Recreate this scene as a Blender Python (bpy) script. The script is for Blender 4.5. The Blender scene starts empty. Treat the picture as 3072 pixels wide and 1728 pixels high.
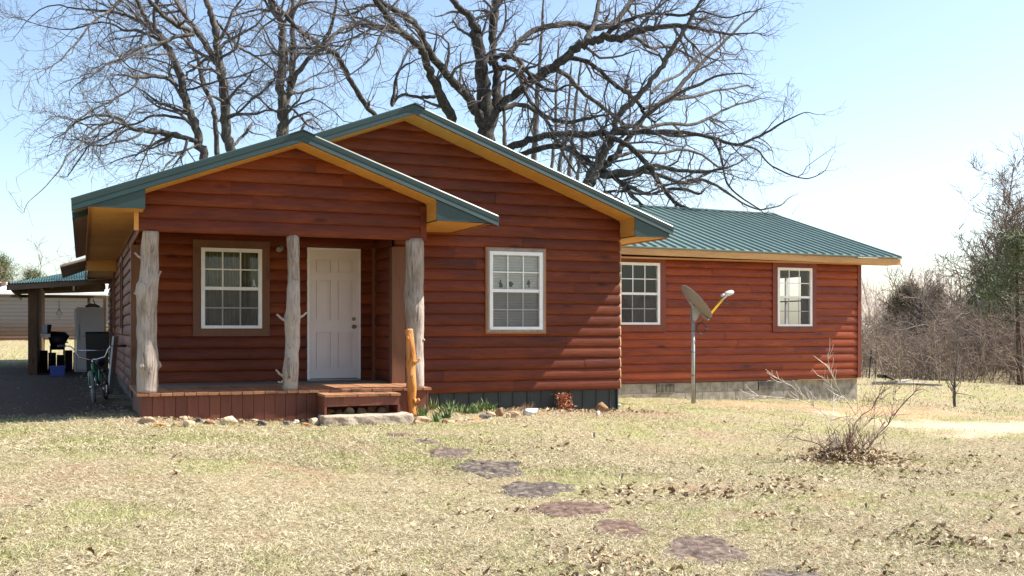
import bpy, math, random
import numpy as np
from mathutils import Vector, Matrix
random.seed(7); RS = np.random.RandomState(11)
scene = bpy.context.scene; COL = scene.collection
R = math.radians
# ------------------------------------------------------------------ camera geometry (photo pixels 3072 wide -> rays)
YAW = R(22.25); F = 3156.0; HZ = 985.0
def ray(px, py):
    u = (px-1536)/F; v = (HZ-py)/F
    return Vector((math.sin(YAW)+math.cos(YAW)*u, math.cos(YAW)-math.sin(YAW)*u, v))
def on_y(px, py, Y):
    d = ray(px, py); return d*(Y/d.y)
# ------------------------------------------------------------------ terrain
CP = np.array([(0,0,-1.5),(5,4,-1.52),(-5,4,-1.45),(3,8,-1.45),(-3,9,-1.33),(0,12,-1.2),(-2,14,-1.12),(.6,13.8,-1.1),(2.5,13.6,-1.22),
 (3.4,12.9,-1.25),(4.3,13.8,-1.16),(6,14.6,-1.24),(8,14.6,-1.31),(9.5,18.5,-1.4),(11,17,-1.42),(13.5,18.5,-1.5),(16,18.7,-1.6),(8.3,9.9,-1.58),(12,12,-1.66),
 (15,14.5,-1.75),(20,19.9,-1.99),(19,16,-1.95),(28.5,31.6,-2.0),(35.7,34,-2.6),(60,60,-3.4),(150,150,-4),(60,20,-3.2),(20,5,-2.0),(150,0,-5),
 (-.2,18,-1.15),(-.7,27,-1.12),(-5,27,-1.1),(-5,18,-1.05),(-8,38,-.9),(0,38,-.92),(-12,50,-.5),(0,52,-.5),(-40,60,-.3),(-60,150,.5),(20,60,-1.5),(30,150,-1),(-100,0,-1),(0,-100,-1.5),(8,30,-1.3)],float)
def hsh(i, j, s):
    n = (i.astype(np.int64)*374761393 + j.astype(np.int64)*668265263 + s*982451653) & 0xffffffff
    n = ((n ^ (n >> 13))*1274126177) & 0xffffffff
    return ((n ^ (n >> 16)) & 0xffff)/65535.0
def vn(x, y, s=0):
    x = np.asarray(x, float); y = np.asarray(y, float)
    i = np.floor(x); j = np.floor(y); fx = x-i; fy = y-j; fx = fx*fx*(3-2*fx); fy = fy*fy*(3-2*fy)
    a = hsh(i, j, s); b = hsh(i+1, j, s); c = hsh(i, j+1, s); d = hsh(i+1, j+1, s)
    return (a*(1-fx)+b*fx)*(1-fy)+(c*(1-fx)+d*fx)*fy
def fbm(x, y, s=0, o=4):
    t = 0; a = .5; n = 0
    for k in range(o):
        t = t+a*vn(x*2**k, y*2**k, s+k*17); n += a; a *= .55
    return t/n
def gz(x, y, bump=True):
    x = np.atleast_1d(np.asarray(x, float)); y = np.atleast_1d(np.asarray(y, float))
    num = 0; den = 0
    for cx, cy, cz in CP:
        w = 1/((x-cx)**2+(y-cy)**2+.6)**1.6
        num = num+w*cz; den = den+w
    z = num/den
    if bump: z = z+(fbm(x*1.1, y*1.1, 5, 3)-.5)*.07+(vn(x*4.5, y*4.5, 9)-.5)*.018
    return z
def g1(x, y): return float(gz(x, y)[0])
def ground_px(px, py):
    d = ray(px, py); t = 9.0
    lo, hi = 2.0, 120.0
    for k in range(40):
        t = (lo+hi)/2; p = d*t
        if p.z > g1(p.x, p.y): lo = t
        else: hi = t
    return d*t
def m_sand(x, y):      # pale sandy wheel track at the right, reddish bare earth round it
    c = np.exp(-(((x-15.5)*.86-(y-13.3)*.5)/1.0)**2*0)  # placeholder of ones
    ax = 12.3; ay = 14.2; bx = 30.0; by = 12.8
    L = math.hypot(bx-ax, by-ay); ux = (bx-ax)/L; uy = (by-ay)/L
    s = (x-ax)*ux+(y-ay)*uy; d = -(x-ax)*uy+(y-ay)*ux
    n = fbm(x*1.3, y*1.3, 31, 4)
    sand = np.clip((1.65-np.abs(d+.25)+(n-.5)*2.2)*1.6, 0, 1)*np.clip((s+.3+(n-.5)*3)*.8, 0, 1)
    earth = np.clip((1.0-np.abs(d-2.3)+(n-.5)*2.6)*1.1, 0, 1)*np.clip((s+2.2)*.8, 0, 1)*.8
    return sand, earth
def m_green(x, y):
    n = fbm(x*.9+3, y*1.1, 41, 4); n2 = fbm(x*4.2, y*4.6, 43, 3)
    near = np.clip((y-5.5)/9, 0, 1)
    g = np.clip((n-.56+.20*near+(n2-.5)*.9)*1.9, 0, .75)
    return g
# ------------------------------------------------------------------ mesh helpers
class MB:
    def __init__(s): s.v = []; s.f = []; s.m = []; s.t = []; s.sm = []
    def quad(s, pts, m=0, t=.5, sm=False):
        n = len(s.v); s.v += [tuple(p) for p in pts]; s.f.append(tuple(range(n, n+len(pts)))); s.m.append(m); s.t.append(t); s.sm.append(sm)
    def box(s, x0, x1, y0, y1, z0, z1, m=0, t=.5, M=None):
        P = [Vector(p) for p in ((x0,y0,z0),(x1,y0,z0),(x1,y1,z0),(x0,y1,z0),(x0,y0,z1),(x1,y0,z1),(x1,y1,z1),(x0,y1,z1))]
        if M: P = [M @ p for p in P]
        n = len(s.v); s.v += [tuple(p) for p in P]
        for f in ((3,2,1,0),(4,5,6,7),(0,1,5,4),(1,2,6,5),(2,3,7,6),(3,0,4,7)):
            s.f.append(tuple(n+i for i in f)); s.m.append(m); s.t.append(t); s.sm.append(False)
    def prism(s, poly, d, m=0, t=.5):            # poly: planar 3D points, extruded by vector d
        a = [Vector(p) for p in poly]; b = [p+Vector(d) for p in a]; k = len(a)
        s.quad(a, m, t); s.quad(b[::-1], m, t)
        for i in range(k): s.quad((a[i], b[i], b[(i+1)%k], a[(i+1)%k]), m, t)
    def tube(s, pts, rad, n=8, m=0, t=.5, cap=True, sm=True, noise=0, seed=0):
        P = [Vector(p) for p in pts]
        if not hasattr(rad, '__len__'): rad = [rad]*len(P)
        base = len(s.v); K = len(P); ref = None
        for i in range(K):
            T = P[min(i+1, K-1)]-P[max(i-1, 0)]
            if T.length < 1e-9: T = Vector((0, 0, 1))
            T.normalize()
            if ref is None: ref = Vector((0, 0, 1)) if abs(T.z) < .8 else Vector((1, 0, 0))
            A = ref-T*ref.dot(T)
            if A.length < 1e-4: A = Vector((0, 1, 0))-T*T.y
            A.normalize(); ref = A; B = T.cross(A)
            for j in range(n):
                a = 2*math.pi*j/n; r = rad[i]
                if noise: r *= 1+noise*(math.sin(3*a+seed+i*.7)*.5+math.sin(5*a-i*.37+seed)*.35+random.uniform(-.3, .3))
                s.v.append(tuple(P[i]+A*(math.cos(a)*r)+B*(math.sin(a)*r)))
        for i in range(K-1):
            for j in range(n):
                a = base+i*n+j; b = base+i*n+(j+1)%n
                s.f.append((a, b, b+n, a+n)); s.m.append(m); s.t.append(t); s.sm.append(sm)
        if cap:
            s.f.append(tuple(base+j for j in range(n))[::-1]); s.f.append(tuple(base+(K-1)*n+j for j in range(n)))
            s.m += [m, m]; s.t += [t, t]; s.sm += [False, False]
OFF = {}
def mesh(name, mb, mats, parent=None, local=False):
    me = bpy.data.meshes.new(name)
    off = Vector((0, 0, 0))
    if parent is not None and not local: off = OFF.get(parent.name, off)
    V = np.array(mb.v, np.float32).reshape(-1, 3)-np.array(off, np.float32)
    L = np.array([len(f) for f in mb.f], np.int32)
    idx = np.fromiter((i for f in mb.f for i in f), np.int32, int(L.sum()))
    me.vertices.add(len(V)); me.vertices.foreach_set('co', V.ravel())
    me.loops.add(len(idx)); me.loops.foreach_set('vertex_index', idx)
    me.polygons.add(len(L)); st = np.concatenate(([0], np.cumsum(L)[:-1])).astype(np.int32)
    me.polygons.foreach_set('loop_start', st)
    me.update(calc_edges=True)
    me.polygons.foreach_set('material_index', np.array(mb.m, np.int32)); me.polygons.foreach_set('use_smooth', np.array(mb.sm, bool))
    a = me.attributes.new('tint', 'FLOAT', 'FACE'); a.data.foreach_set('value', np.array(mb.t, np.float32))
    if not isinstance(mats, (list, tuple)): mats = [mats]
    for m in mats: me.materials.append(m)
    me.validate()
    o = bpy.data.objects.new(name, me); COL.objects.link(o)
    if parent is not None: o.parent = parent; OFF[o.name] = off
    return o
def fastmesh(name, V, F, mats, attrs=None, smooth=False, parent=None, fmat=None):
    me = bpy.data.meshes.new(name); k = F.shape[1]
    me.vertices.add(len(V)); me.vertices.foreach_set('co', V.astype(np.float32).ravel())
    me.loops.add(F.size); me.loops.foreach_set('vertex_index', F.astype(np.int32).ravel())
    me.polygons.add(len(F)); me.polygons.foreach_set('loop_start', np.arange(0, F.size, k, dtype=np.int32))
    me.update(calc_edges=True)
    if smooth: me.polygons.foreach_set('use_smooth', np.ones(len(F), bool))
    if fmat is not None: me.polygons.foreach_set('material_index', fmat.astype(np.int32))
    for nm, (dom, arr) in (attrs or {}).items():
        a = me.attributes.new(nm, 'FLOAT', dom); a.data.foreach_set('value', arr.astype(np.float32))
    for m in mats: me.materials.append(m)
    o = bpy.data.objects.new(name, me); COL.objects.link(o)
    if parent is not None: o.parent = parent; OFF[o.name] = OFF.get(parent.name, Vector((0, 0, 0)))
    return o
def tag(o, label=None, cat=None, group=None, kind=None):
    if label: o['label'] = label
    if cat: o['category'] = cat
    if group: o['group'] = group
    if kind: o['kind'] = kind
    return o
def empty(name, loc, label, cat, group=None, rot=(0, 0, 0)):
    o = bpy.data.objects.new(name, None); o.location = loc; o.rotation_euler = rot; COL.objects.link(o)
    o.empty_display_size = .2; OFF[o.name] = Vector(loc); tag(o, label, cat, group); return o
def solo(name, mb, mats, base, label, cat, group=None):   # a thing that is one mesh, its origin at its base
    base = Vector(base); mb.v = [tuple(Vector(p)-base) for p in mb.v]
    o = mesh(name, mb, mats); o.location = base; tag(o, label, cat, group); return o
# ------------------------------------------------------------------ materials
def nodes(name):
    m = bpy.data.materials.new(name); m.use_nodes = True; nt = m.node_tree
    b = nt.nodes['Principled BSDF']; return m, nt, b
def N(nt, t, **k):
    n = nt.nodes.new(t)
    for a, v in k.items():
        if a in ('operation', 'blend_type', 'data_type', 'attribute_name', 'feature', 'interpolation_type', 'wave_type', 'bands_direction', 'clamp_result', 'noise_dimensions', 'interpolation'): setattr(n, a, v)
    return n
def ramp(nt, src, stops):
    r = nt.nodes.new('ShaderNodeValToRGB'); e = r.color_ramp.elements
    while len(e) < len(stops): e.new(.5)
    for i, (p, c) in enumerate(stops): e[i].position = p; e[i].color = (*c, 1) if len(c) == 3 else c
    nt.links.new(src, r.inputs[0]); return r.outputs[0]
def mixc(nt, f, a, b, mode='MIX'):
    n = nt.nodes.new('ShaderNodeMix'); n.data_type = 'RGBA'; n.blend_type = mode
    for i, s in ((0, f), (6, a), (7, b)):
        if isinstance(s, (int, float)): n.inputs[i].default_value = s
        elif isinstance(s, tuple): n.inputs[i].default_value = (*s, 1)
        else: nt.links.new(s, n.inputs[i])
    return n.outputs[2]
def mth(nt, op, a, b=0, clamp=False):
    n = nt.nodes.new('ShaderNodeMath'); n.operation = op; n.use_clamp = clamp
    for i, s in ((0, a), (1, b)):
        if isinstance(s, (int, float)): n.inputs[i].default_value = s
        else: nt.links.new(s, n.inputs[i])
    return n.outputs[0]
def noise(nt, scale, xyz=(1, 1, 1), det=4, rough=.55, dist=0, coord='Object', off=None):
    tc = nt.nodes.new('ShaderNodeTexCoord'); mp = nt.nodes.new('ShaderNodeMapping'); mp.inputs['Scale'].default_value = xyz
    nt.links.new(tc.outputs[coord], mp.inputs[0])
    if off is not None:
        cb = nt.nodes.new('ShaderNodeCombineXYZ'); nt.links.new(off, cb.inputs[0]); nt.links.new(off, cb.inputs[1]); nt.links.new(off, cb.inputs[2]); nt.links.new(cb.outputs[0], mp.inputs[1])
    n = nt.nodes.new('ShaderNodeTexNoise'); n.inputs['Scale'].default_value = scale; n.inputs['Detail'].default_value = det
    n.inputs['Roughness'].default_value = rough; n.inputs['Distortion'].default_value = dist
    nt.links.new(mp.outputs[0], n.inputs[0]); return n.outputs[0]
def attr(nt, nm='tint'):
    a = nt.nodes.new('ShaderNodeAttribute'); a.attribute_name = nm; return a.outputs['Fac']
def bump(nt, b, h, s=.3, d=.01):
    n = nt.nodes.new('ShaderNodeBump'); n.inputs['Strength'].default_value = s; n.inputs['Distance'].default_value = d
    nt.links.new(h, n.inputs['Height']); nt.links.new(n.outputs[0], b.inputs['Normal'])
def setc(nt, b, c):
    if isinstance(c, tuple): b.inputs['Base Color'].default_value = (*c, 1)
    else: nt.links.new(c, b.inputs['Base Color'])
def plain(name, c, rough=.6, metal=0, var=.15, sc=8, bmp=0, spec=.5, c2=None):
    m, nt, b = nodes(name); b.inputs['Roughness'].default_value = rough; b.inputs['Metallic'].default_value = metal; b.inputs['Specular IOR Level'].default_value = spec
    n = noise(nt, sc); c2 = c2 or tuple(x*(1-var*1.6) for x in c)
    setc(nt, b, ramp(nt, n, [(.32, c2), (.68, tuple(min(1, x*(1+var*.5)) for x in c))]))
    if bmp: bump(nt, b, n, bmp, .01)
    return m
def wood(name, dark, mid, lite, axis='x', rough=.5, grain=14, spec=.5, knots=True, bs=.25):
    m, nt, b = nodes(name); b.inputs['Roughness'].default_value = rough; b.inputs['Specular IOR Level'].default_value = spec
    t = attr(nt); off = mth(nt, 'MULTIPLY', t, 37.0)
    s = {'x': (.9, 6, 10), 'y': (6, .9, 10), 'z': (10, 10, .9)}[axis]
    fine = noise(nt, 3.2, tuple(q*grain/10 for q in s), 6, .65, .6, off=off)
    big = noise(nt, 1.1, {'x': (.8, 1, 4), 'y': (1, .8, 4), 'z': (4, 4, .8)}[axis], 3, .6, .3, off=off)
    v = mth(nt, 'ADD', mth(nt, 'MULTIPLY', fine, .40), mth(nt, 'MULTIPLY', big, .42))
    v = mth(nt, 'ADD', v, mth(nt, 'MULTIPLY', mth(nt, 'SUBTRACT', t, .5), .11))
    col = ramp(nt, v, [(.22, dark), (.42, mid), (.62, lite)])
    if knots:
        tc = nt.nodes.new('ShaderNodeTexCoord'); mp = nt.nodes.new('ShaderNodeMapping')
        mp.inputs['Scale'].default_value = {'x': (1.1, 1, 3.4), 'y': (1, 1.1, 3.4), 'z': (3.4, 3.4, 1.1)}[axis]; nt.links.new(tc.outputs['Object'], mp.inputs[0])
        vo = nt.nodes.new('ShaderNodeTexVoronoi'); vo.inputs['Scale'].default_value = 1.0; nt.links.new(mp.outputs[0], vo.inputs[0])
        k = ramp(nt, vo.outputs['Distance'], [(.04, (1, 1, 1)), (.15, (0, 0, 0))])
        col = mixc(nt, mth(nt, 'MULTIPLY', k, .75), col, tuple(c*.35 for c in dark))
    setc(nt, b, col); bump(nt, b, fine, bs, .006)
    if 'stained' in name: b.inputs['Coat Weight'].default_value = .08; b.inputs['Coat Roughness'].default_value = .38
    return m
M = {}
RD, RM, RL = (.040, .0095, .0048), (.128, .0225, .0046), (.235, .052, .0080)
M['log_x'] = wood('stained_log_x', RD, RM, RL, 'x', .55, spec=.22)
M['log_y'] = wood('stained_log_y', RD, RM, RL, 'y', .6, spec=.25)
M['wing_log'] = wood('stained_log_orange', (.078, .0135, .0045), (.220, .0335, .0046), (.34, .070, .0080), 'x', .45, spec=.28)
M['end_grain'] = plain('cut_log_end', (.34, .18, .075), .7, var=.3, sc=20)
M['trim_brown'] = wood('trim_brown', (.085, .032, .014), (.14, .052, .02), (.19, .075, .028), 'z', .6)
M['trim_red'] = wood('trim_red', (.10, .017, .006), (.165, .026, .007), (.22, .042, .010), 'z', .5)
M['trim_tan'] = wood('trim_tan', (.34, .17, .06), (.52, .28, .10), (.6, .36, .15), 'x', .6)
M['trim_gold'] = wood('trim_gold', (.22, .080, .022), (.32, .125, .032), (.40, .17, .05), 'x', .6)
M['weathered'] = wood('weathered_board', (.13, .11, .10), (.28, .25, .23), (.42, .39, .36), 'z', .85)
M['soffit'] = wood('plywood_soffit', (.42, .19, .035), (.55, .27, .055), (.64, .34, .09), 'y', .55, knots=False)
M['deck_top'] = wood('deck_board', (.15, .060, .028), (.30, .135, .06), (.44, .23, .11), 'y', .65)
M['deck_skirt'] = wood('deck_skirt', (.085, .024, .013), (.145, .040, .02), (.20, .06, .03), 'z', .65)
M['vinyl'] = plain('white_vinyl', (.78, .77, .75), .35, var=.04)
M['door'] = plain('door_paint', (.70, .62, .58), .45, var=.04, sc=3)
M['grey_block'] = plain('concrete_block', (.36, .31, .25), .9, var=.28, sc=7, bmp=.4)
M['dark'] = plain('dark_void', (.02, .02, .02), .9, var=.1)
M['dry_wall'] = plain('interior_wall', (.55, .52, .47), .9, var=.03)
M['room_dark'] = plain('interior_dark', (.16, .13, .11), .9, var=.1)
M['steel'] = plain('galvanised', (.36, .35, .34), .6, .45, var=.15, sc=6)
M['black'] = plain('black_plastic', (.018, .018, .02), .45, var=.2)
M['rubber'] = plain('rubber', (.025, .025, .028), .8, var=.2)
M['brass'] = plain('worn_metal', (.23, .19, .15), .35, .8)
M['blind'] = plain('blind_slat', (.86, .86, .84), .6, var=.05)
M['curtain'] = plain('curtain', (.30, .29, .20), .9, var=.2, sc=5)
M['fridge'] = plain('old_enamel', (.62, .56, .52), .5, var=.08, sc=2)
M['blue'] = plain('blue_plastic', (.03, .06, .30), .5, var=.1)
M['yellow'] = plain('yellow_paint', (.75, .50, .02), .45, var=.08)
M['dish'] = plain('dish_grey', (.20, .175, .16), .6, var=.1, sc=3)
M['lnb'] = plain('lnb_grey', (.55, .55, .54), .45, var=.05)
M['green_bike'] = plain('bike_green', (.02, .16, .08), .3, var=.1)
M['chrome'] = plain('bike_metal', (.6, .6, .62), .25, .95, var=.05)
M['grey_plastic'] = plain('grey_plastic', (.45, .47, .48), .6, var=.05)
M['old_wood'] = wood('old_post', (.06, .035, .02), (.11, .065, .038), (.17, .10, .06), 'z', .85, spec=.08)
M['old_beam'] = wood('old_beam', (.08, .055, .04), (.15, .105, .075), (.24, .17, .12), 'x', .85, spec=.08)
M['soot'] = wood('sooty_planks', (.018, .012, .009), (.035, .024, .018), (.06, .042, .03), 'x', .9, spec=0)  # near-black tone paints the shade under the carport roof
M['straw_edge'] = M['trim_tan']
def metal_roof(name, c, rough=.38, dirt=.2):
    m, nt, b = nodes(name); b.inputs['Roughness'].default_value = rough; b.inputs['Specular IOR Level'].default_value = .6
    n = noise(nt, 1.6, (1, 1, 1), 5, .6); f = noise(nt, 40, (1, 1, 1), 2)
    col = ramp(nt, n, [(.3, tuple(x*(1-dirt) for x in c)), (.7, tuple(x*(1+dirt*.4) for x in c))])
    setc(nt, b, mixc(nt, mth(nt, 'MULTIPLY', f, .3), col, tuple(min(1, x*1.5) for x in c)))
    bump(nt, b, n, .12, .02); return m
M['roof'] = metal_roof('green_metal_roof', (.150, .215, .188), .38, .14)
M['trim_green'] = metal_roof('green_metal_trim', (.008, .031, .027), .45)
M['skirt_metal'] = metal_roof('dark_green_skirting', (.013, .020, .021), .5, .35)
M['carport_roof'] = metal_roof('pale_green_sheet', (.030, .095, .072), .55)
M['roof_under'] = metal_roof('bare_sheet_underside', (.26, .20, .15), .6, .4)
def glass():
    m, nt, b = nodes('window_glass'); nt.nodes.remove(b); out = nt.nodes['Material Output']
    tr = nt.nodes.new('ShaderNodeBsdfTransparent'); tr.inputs[0].default_value = (.86, .88, .88, 1)
    gl = nt.nodes.new('ShaderNodeBsdfGlossy'); gl.inputs['Roughness'].default_value = .02
    fr = nt.nodes.new('ShaderNodeFresnel'); fr.inputs[0].default_value = 1.6
    mx = nt.nodes.new('ShaderNodeMixShader'); nt.links.new(mth(nt, 'MULTIPLY', fr.outputs[0], .8, True), mx.inputs[0])
    nt.links.new(tr.outputs[0], mx.inputs[1]); nt.links.new(gl.outputs[0], mx.inputs[2]); nt.links.new(mx.outputs[0], out.inputs[0])
    return m
M['glass'] = glass()
def screen():
    m, nt, b = nodes('insect_screen'); nt.nodes.remove(b); out = nt.nodes['Material Output']
    tr = nt.nodes.new('ShaderNodeBsdfTransparent'); df = nt.nodes.new('ShaderNodeBsdfDiffuse'); df.inputs[0].default_value = (.13, .125, .13, 1)
    mx = nt.nodes.new('ShaderNodeMixShader'); mx.inputs[0].default_value = .40
    nt.links.new(tr.outputs[0], mx.inputs[1]); nt.links.new(df.outputs[0], mx.inputs[2]); nt.links.new(mx.outputs[0], out.inputs[0]); return m
M['screen'] = screen()
def cedar(name, stops, rough=.8):
    m, nt, b = nodes(name); b.inputs['Roughness'].default_value = rough
    s = noise(nt, 3.0, (9, 9, .8), 7, .7, 1.2); big = noise(nt, 2.2, (1, 1, .7), 3); cr = noise(nt, 4, (7, 7, .35), 3, .5, .8)
    v = mth(nt, 'ADD', mth(nt, 'MULTIPLY', s, .6), mth(nt, 'MULTIPLY', big, .4))
    col = ramp(nt, v, stops)
    crack = ramp(nt, cr, [(.33, (1, 1, 1)), (.37, (0, 0, 0))])
    col = mixc(nt, mth(nt, 'MULTIPLY', crack, .7), col, (.06, .045, .035))
    setc(nt, b, col); bump(nt, b, s, .9, .02); return m
M['cedar'] = cedar('weathered_cedar', [(.32, (.11, .082, .062)), (.44, (.25, .20, .165)), (.56, (.40, .345, .30)), (.7, (.36, .24, .165))])
M['cedar_orange'] = cedar('stained_cedar', [(.3, (.28, .09, .015)), (.46, (.50, .18, .03)), (.6, (.66, .30, .06)), (.75, (.80, .52, .20))], .55)
def bark(name, a, b_, c, sc=1):
    m, nt, b = nodes(name); b.inputs['Roughness'].default_value = .9; b.inputs['Specular IOR Level'].default_value = .2
    n = noise(nt, 6*sc, (3, 3, .8), 6, .7, .5); g = noise(nt, 1.2, (1, 1, 1), 3)
    col = ramp(nt, n, [(.32, a), (.5, b_), (.68, c)])
    setc(nt, b, mixc(nt, mth(nt, 'MULTIPLY', g, .35), col, tuple(x*.8 for x in b_))); bump(nt, b, n, .8, .03); return m
M['bark'] = bark('oak_bark', (.030, .026, .023), (.088, .078, .068), (.20, .18, .155))
M['dark_bark'] = bark('dark_oak_bark', (.018, .015, .013), (.052, .045, .039), (.13, .115, .098))
M['twig'] = bark('oak_twig', (.075, .066, .064), (.13, .115, .112), (.22, .195, .19), 3)
M['brush'] = bark('brush_twig', (.15, .105, .078), (.235, .175, .135), (.35, .28, .225), 2)
M['far_brush'] = bark('far_brush', (.26, .205, .175), (.35, .29, .25), (.45, .39, .345), 1)
M['pine_bark'] = bark('pine_bark', (.06, .04, .03), (.12, .085, .06), (.2, .15, .11))
def leafy(name, a, b_, rough=.6):
    m, nt, b = nodes(name); b.inputs['Roughness'].default_value = rough; b.inputs['Specular IOR Level'].default_value = .3
    setc(nt, b, ramp(nt, attr(nt), [(0, a), (1, b_)])); return m
M['pine'] = leafy('pine_needles', (.04, .055, .025), (.19, .21, .085))
M['cedar_leaf'] = leafy('cedar_needles', (.10, .09, .05), (.24, .18, .11))
M['blade'] = leafy('bulb_leaves', (.045, .10, .025), (.24, .32, .12), .4)
M['nandina'] = leafy('dry_red_leaves', (.20, .03, .02), (.55, .24, .10))
M['dry_stem'] = leafy('dry_stems', (.22, .13, .08), (.48, .34, .22))
M['leaf'] = leafy('fallen_oak_leaf', (.105, .055, .028), (.54, .42, .255), .65)
def shrubm():
    m, nt, b = nodes('shrub_bark'); b.inputs['Roughness'].default_value = .7
    t = attr(nt); setc(nt, b, ramp(nt, t, [(0, (.09, .04, .03)), (.5, (.20, .12, .08)), (1, (.55, .48, .39))])); return m
M['shrub'] = shrubm()
def stone(name, a, b_, c, sc=5):
    m, nt, b = nodes(name); b.inputs['Roughness'].default_value = .95; b.inputs['Specular IOR Level'].default_value = .15
    n = noise(nt, sc, (1, 1, 1), 7, .65, .3); f = noise(nt, sc*7, (1, 1, 1), 3)
    v = mth(nt, 'ADD', mth(nt, 'MULTIPLY', n, .75), mth(nt, 'MULTIPLY', f, .25))
    setc(nt, b, ramp(nt, v, [(.35, a), (.5, b_), (.65, c)])); bump(nt, b, v, .7, .03); return m
ST = {'cream': stone('cream_stone', (.36, .24, .13), (.62, .48, .31), (.74, .64, .48)), 'tan': stone('tan_stone', (.22, .13, .08), (.46, .32, .21), (.62, .50, .36)),
      'orange': stone('orange_stone', (.26, .10, .04), (.52, .25, .10), (.66, .42, .22)), 'grey': stone('grey_stone', (.04, .038, .038), (.11, .105, .10), (.24, .23, .22)),
      'white': stone('white_stone', (.34, .30, .25), (.60, .56, .49), (.74, .71, .65)), 'brown': stone('brown_stone', (.12, .065, .04), (.30, .18, .10), (.46, .32, .2)),
      'slab': stone('cut_sandstone', (.24, .17, .12), (.42, .34, .26), (.56, .49, .38), 7),
      'purple': stone('purple_flagstone', (.040, .028, .023), (.13, .095, .078), (.27, .21, .165), 14), 'charcoal': stone('charcoal_flagstone', (.028, .022, .019), (.095, .078, .066), (.27, .22, .175), 14),
      'rust': stone('rusty_flagstone', (.045, .029, .022), (.135, .088, .067), (.27, .195, .15), 14)}
def groundm():
    m, nt, b = nodes('dry_lawn'); b.inputs['Roughness'].default_value = .95; b.inputs['Specular IOR Level'].default_value = .1
    n = noise(nt, 22, (1, 1, 1), 6, .75, .4); n2 = noise(nt, 3.0, (1, 1, 1), 4)
    straw = ramp(nt, n, [(.32, (.12, .083, .045)), (.45, (.27, .215, .125)), (.6, (.38, .325, .205)), (.8, (.46, .41, .28))])
    gr = ramp(nt, n, [(.3, (.10, .11, .03)), (.5, (.27, .30, .09)), (.7, (.46, .46, .20))])
    col = mixc(nt, mth(nt, 'MULTIPLY', attr(nt, 'green'), .75), straw, gr)
    soil = ramp(nt, n, [(.3, (.20, .11, .065)), (.7, (.42, .29, .20))])
    col = mixc(nt, attr(nt, 'soil'), col, soil)
    shade_soil = ramp(nt, n, [(.3, (.050, .036, .026)), (.5, (.095, .070, .050)), (.72, (.16, .125, .095))]); col = mixc(nt, attr(nt, 'mud'), col, shade_soil)  # darker soil colour stands in for shade on the ground left of the house
    earth = ramp(nt, n, [(.3, (.34, .17, .09)), (.7, (.60, .38, .24))]); col = mixc(nt, attr(nt, 'earth'), col, earth)
    sand = ramp(nt, n, [(.30, (.26, .19, .105)), (.45, (.48, .385, .25)), (.65, (.62, .53, .39))]); col = mixc(nt, attr(nt, 'sand'), col, sand)
    setc(nt, b, col); bump(nt, b, n, .9, .03); return m
M['ground'] = groundm()
def grassm():
    m, nt, b = nodes('grass_blades'); b.inputs['Roughness'].default_value = .7; b.inputs['Specular IOR Level'].default_value = .2
    dry = ramp(nt, attr(nt), [(0, (.23, .175, .095)), (.35, (.385, .325, .195)), (.75, (.485, .428, .275)), (1, (.60, .55, .40))])
    gr = ramp(nt, attr(nt), [(0, (.11, .125, .035)), (.6, (.245, .275, .075)), (1, (.37, .39, .15))])
    setc(nt, b, mixc(nt, attr(nt, 'green'), dry, gr)); return m
M['grass'] = grassm()
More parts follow.
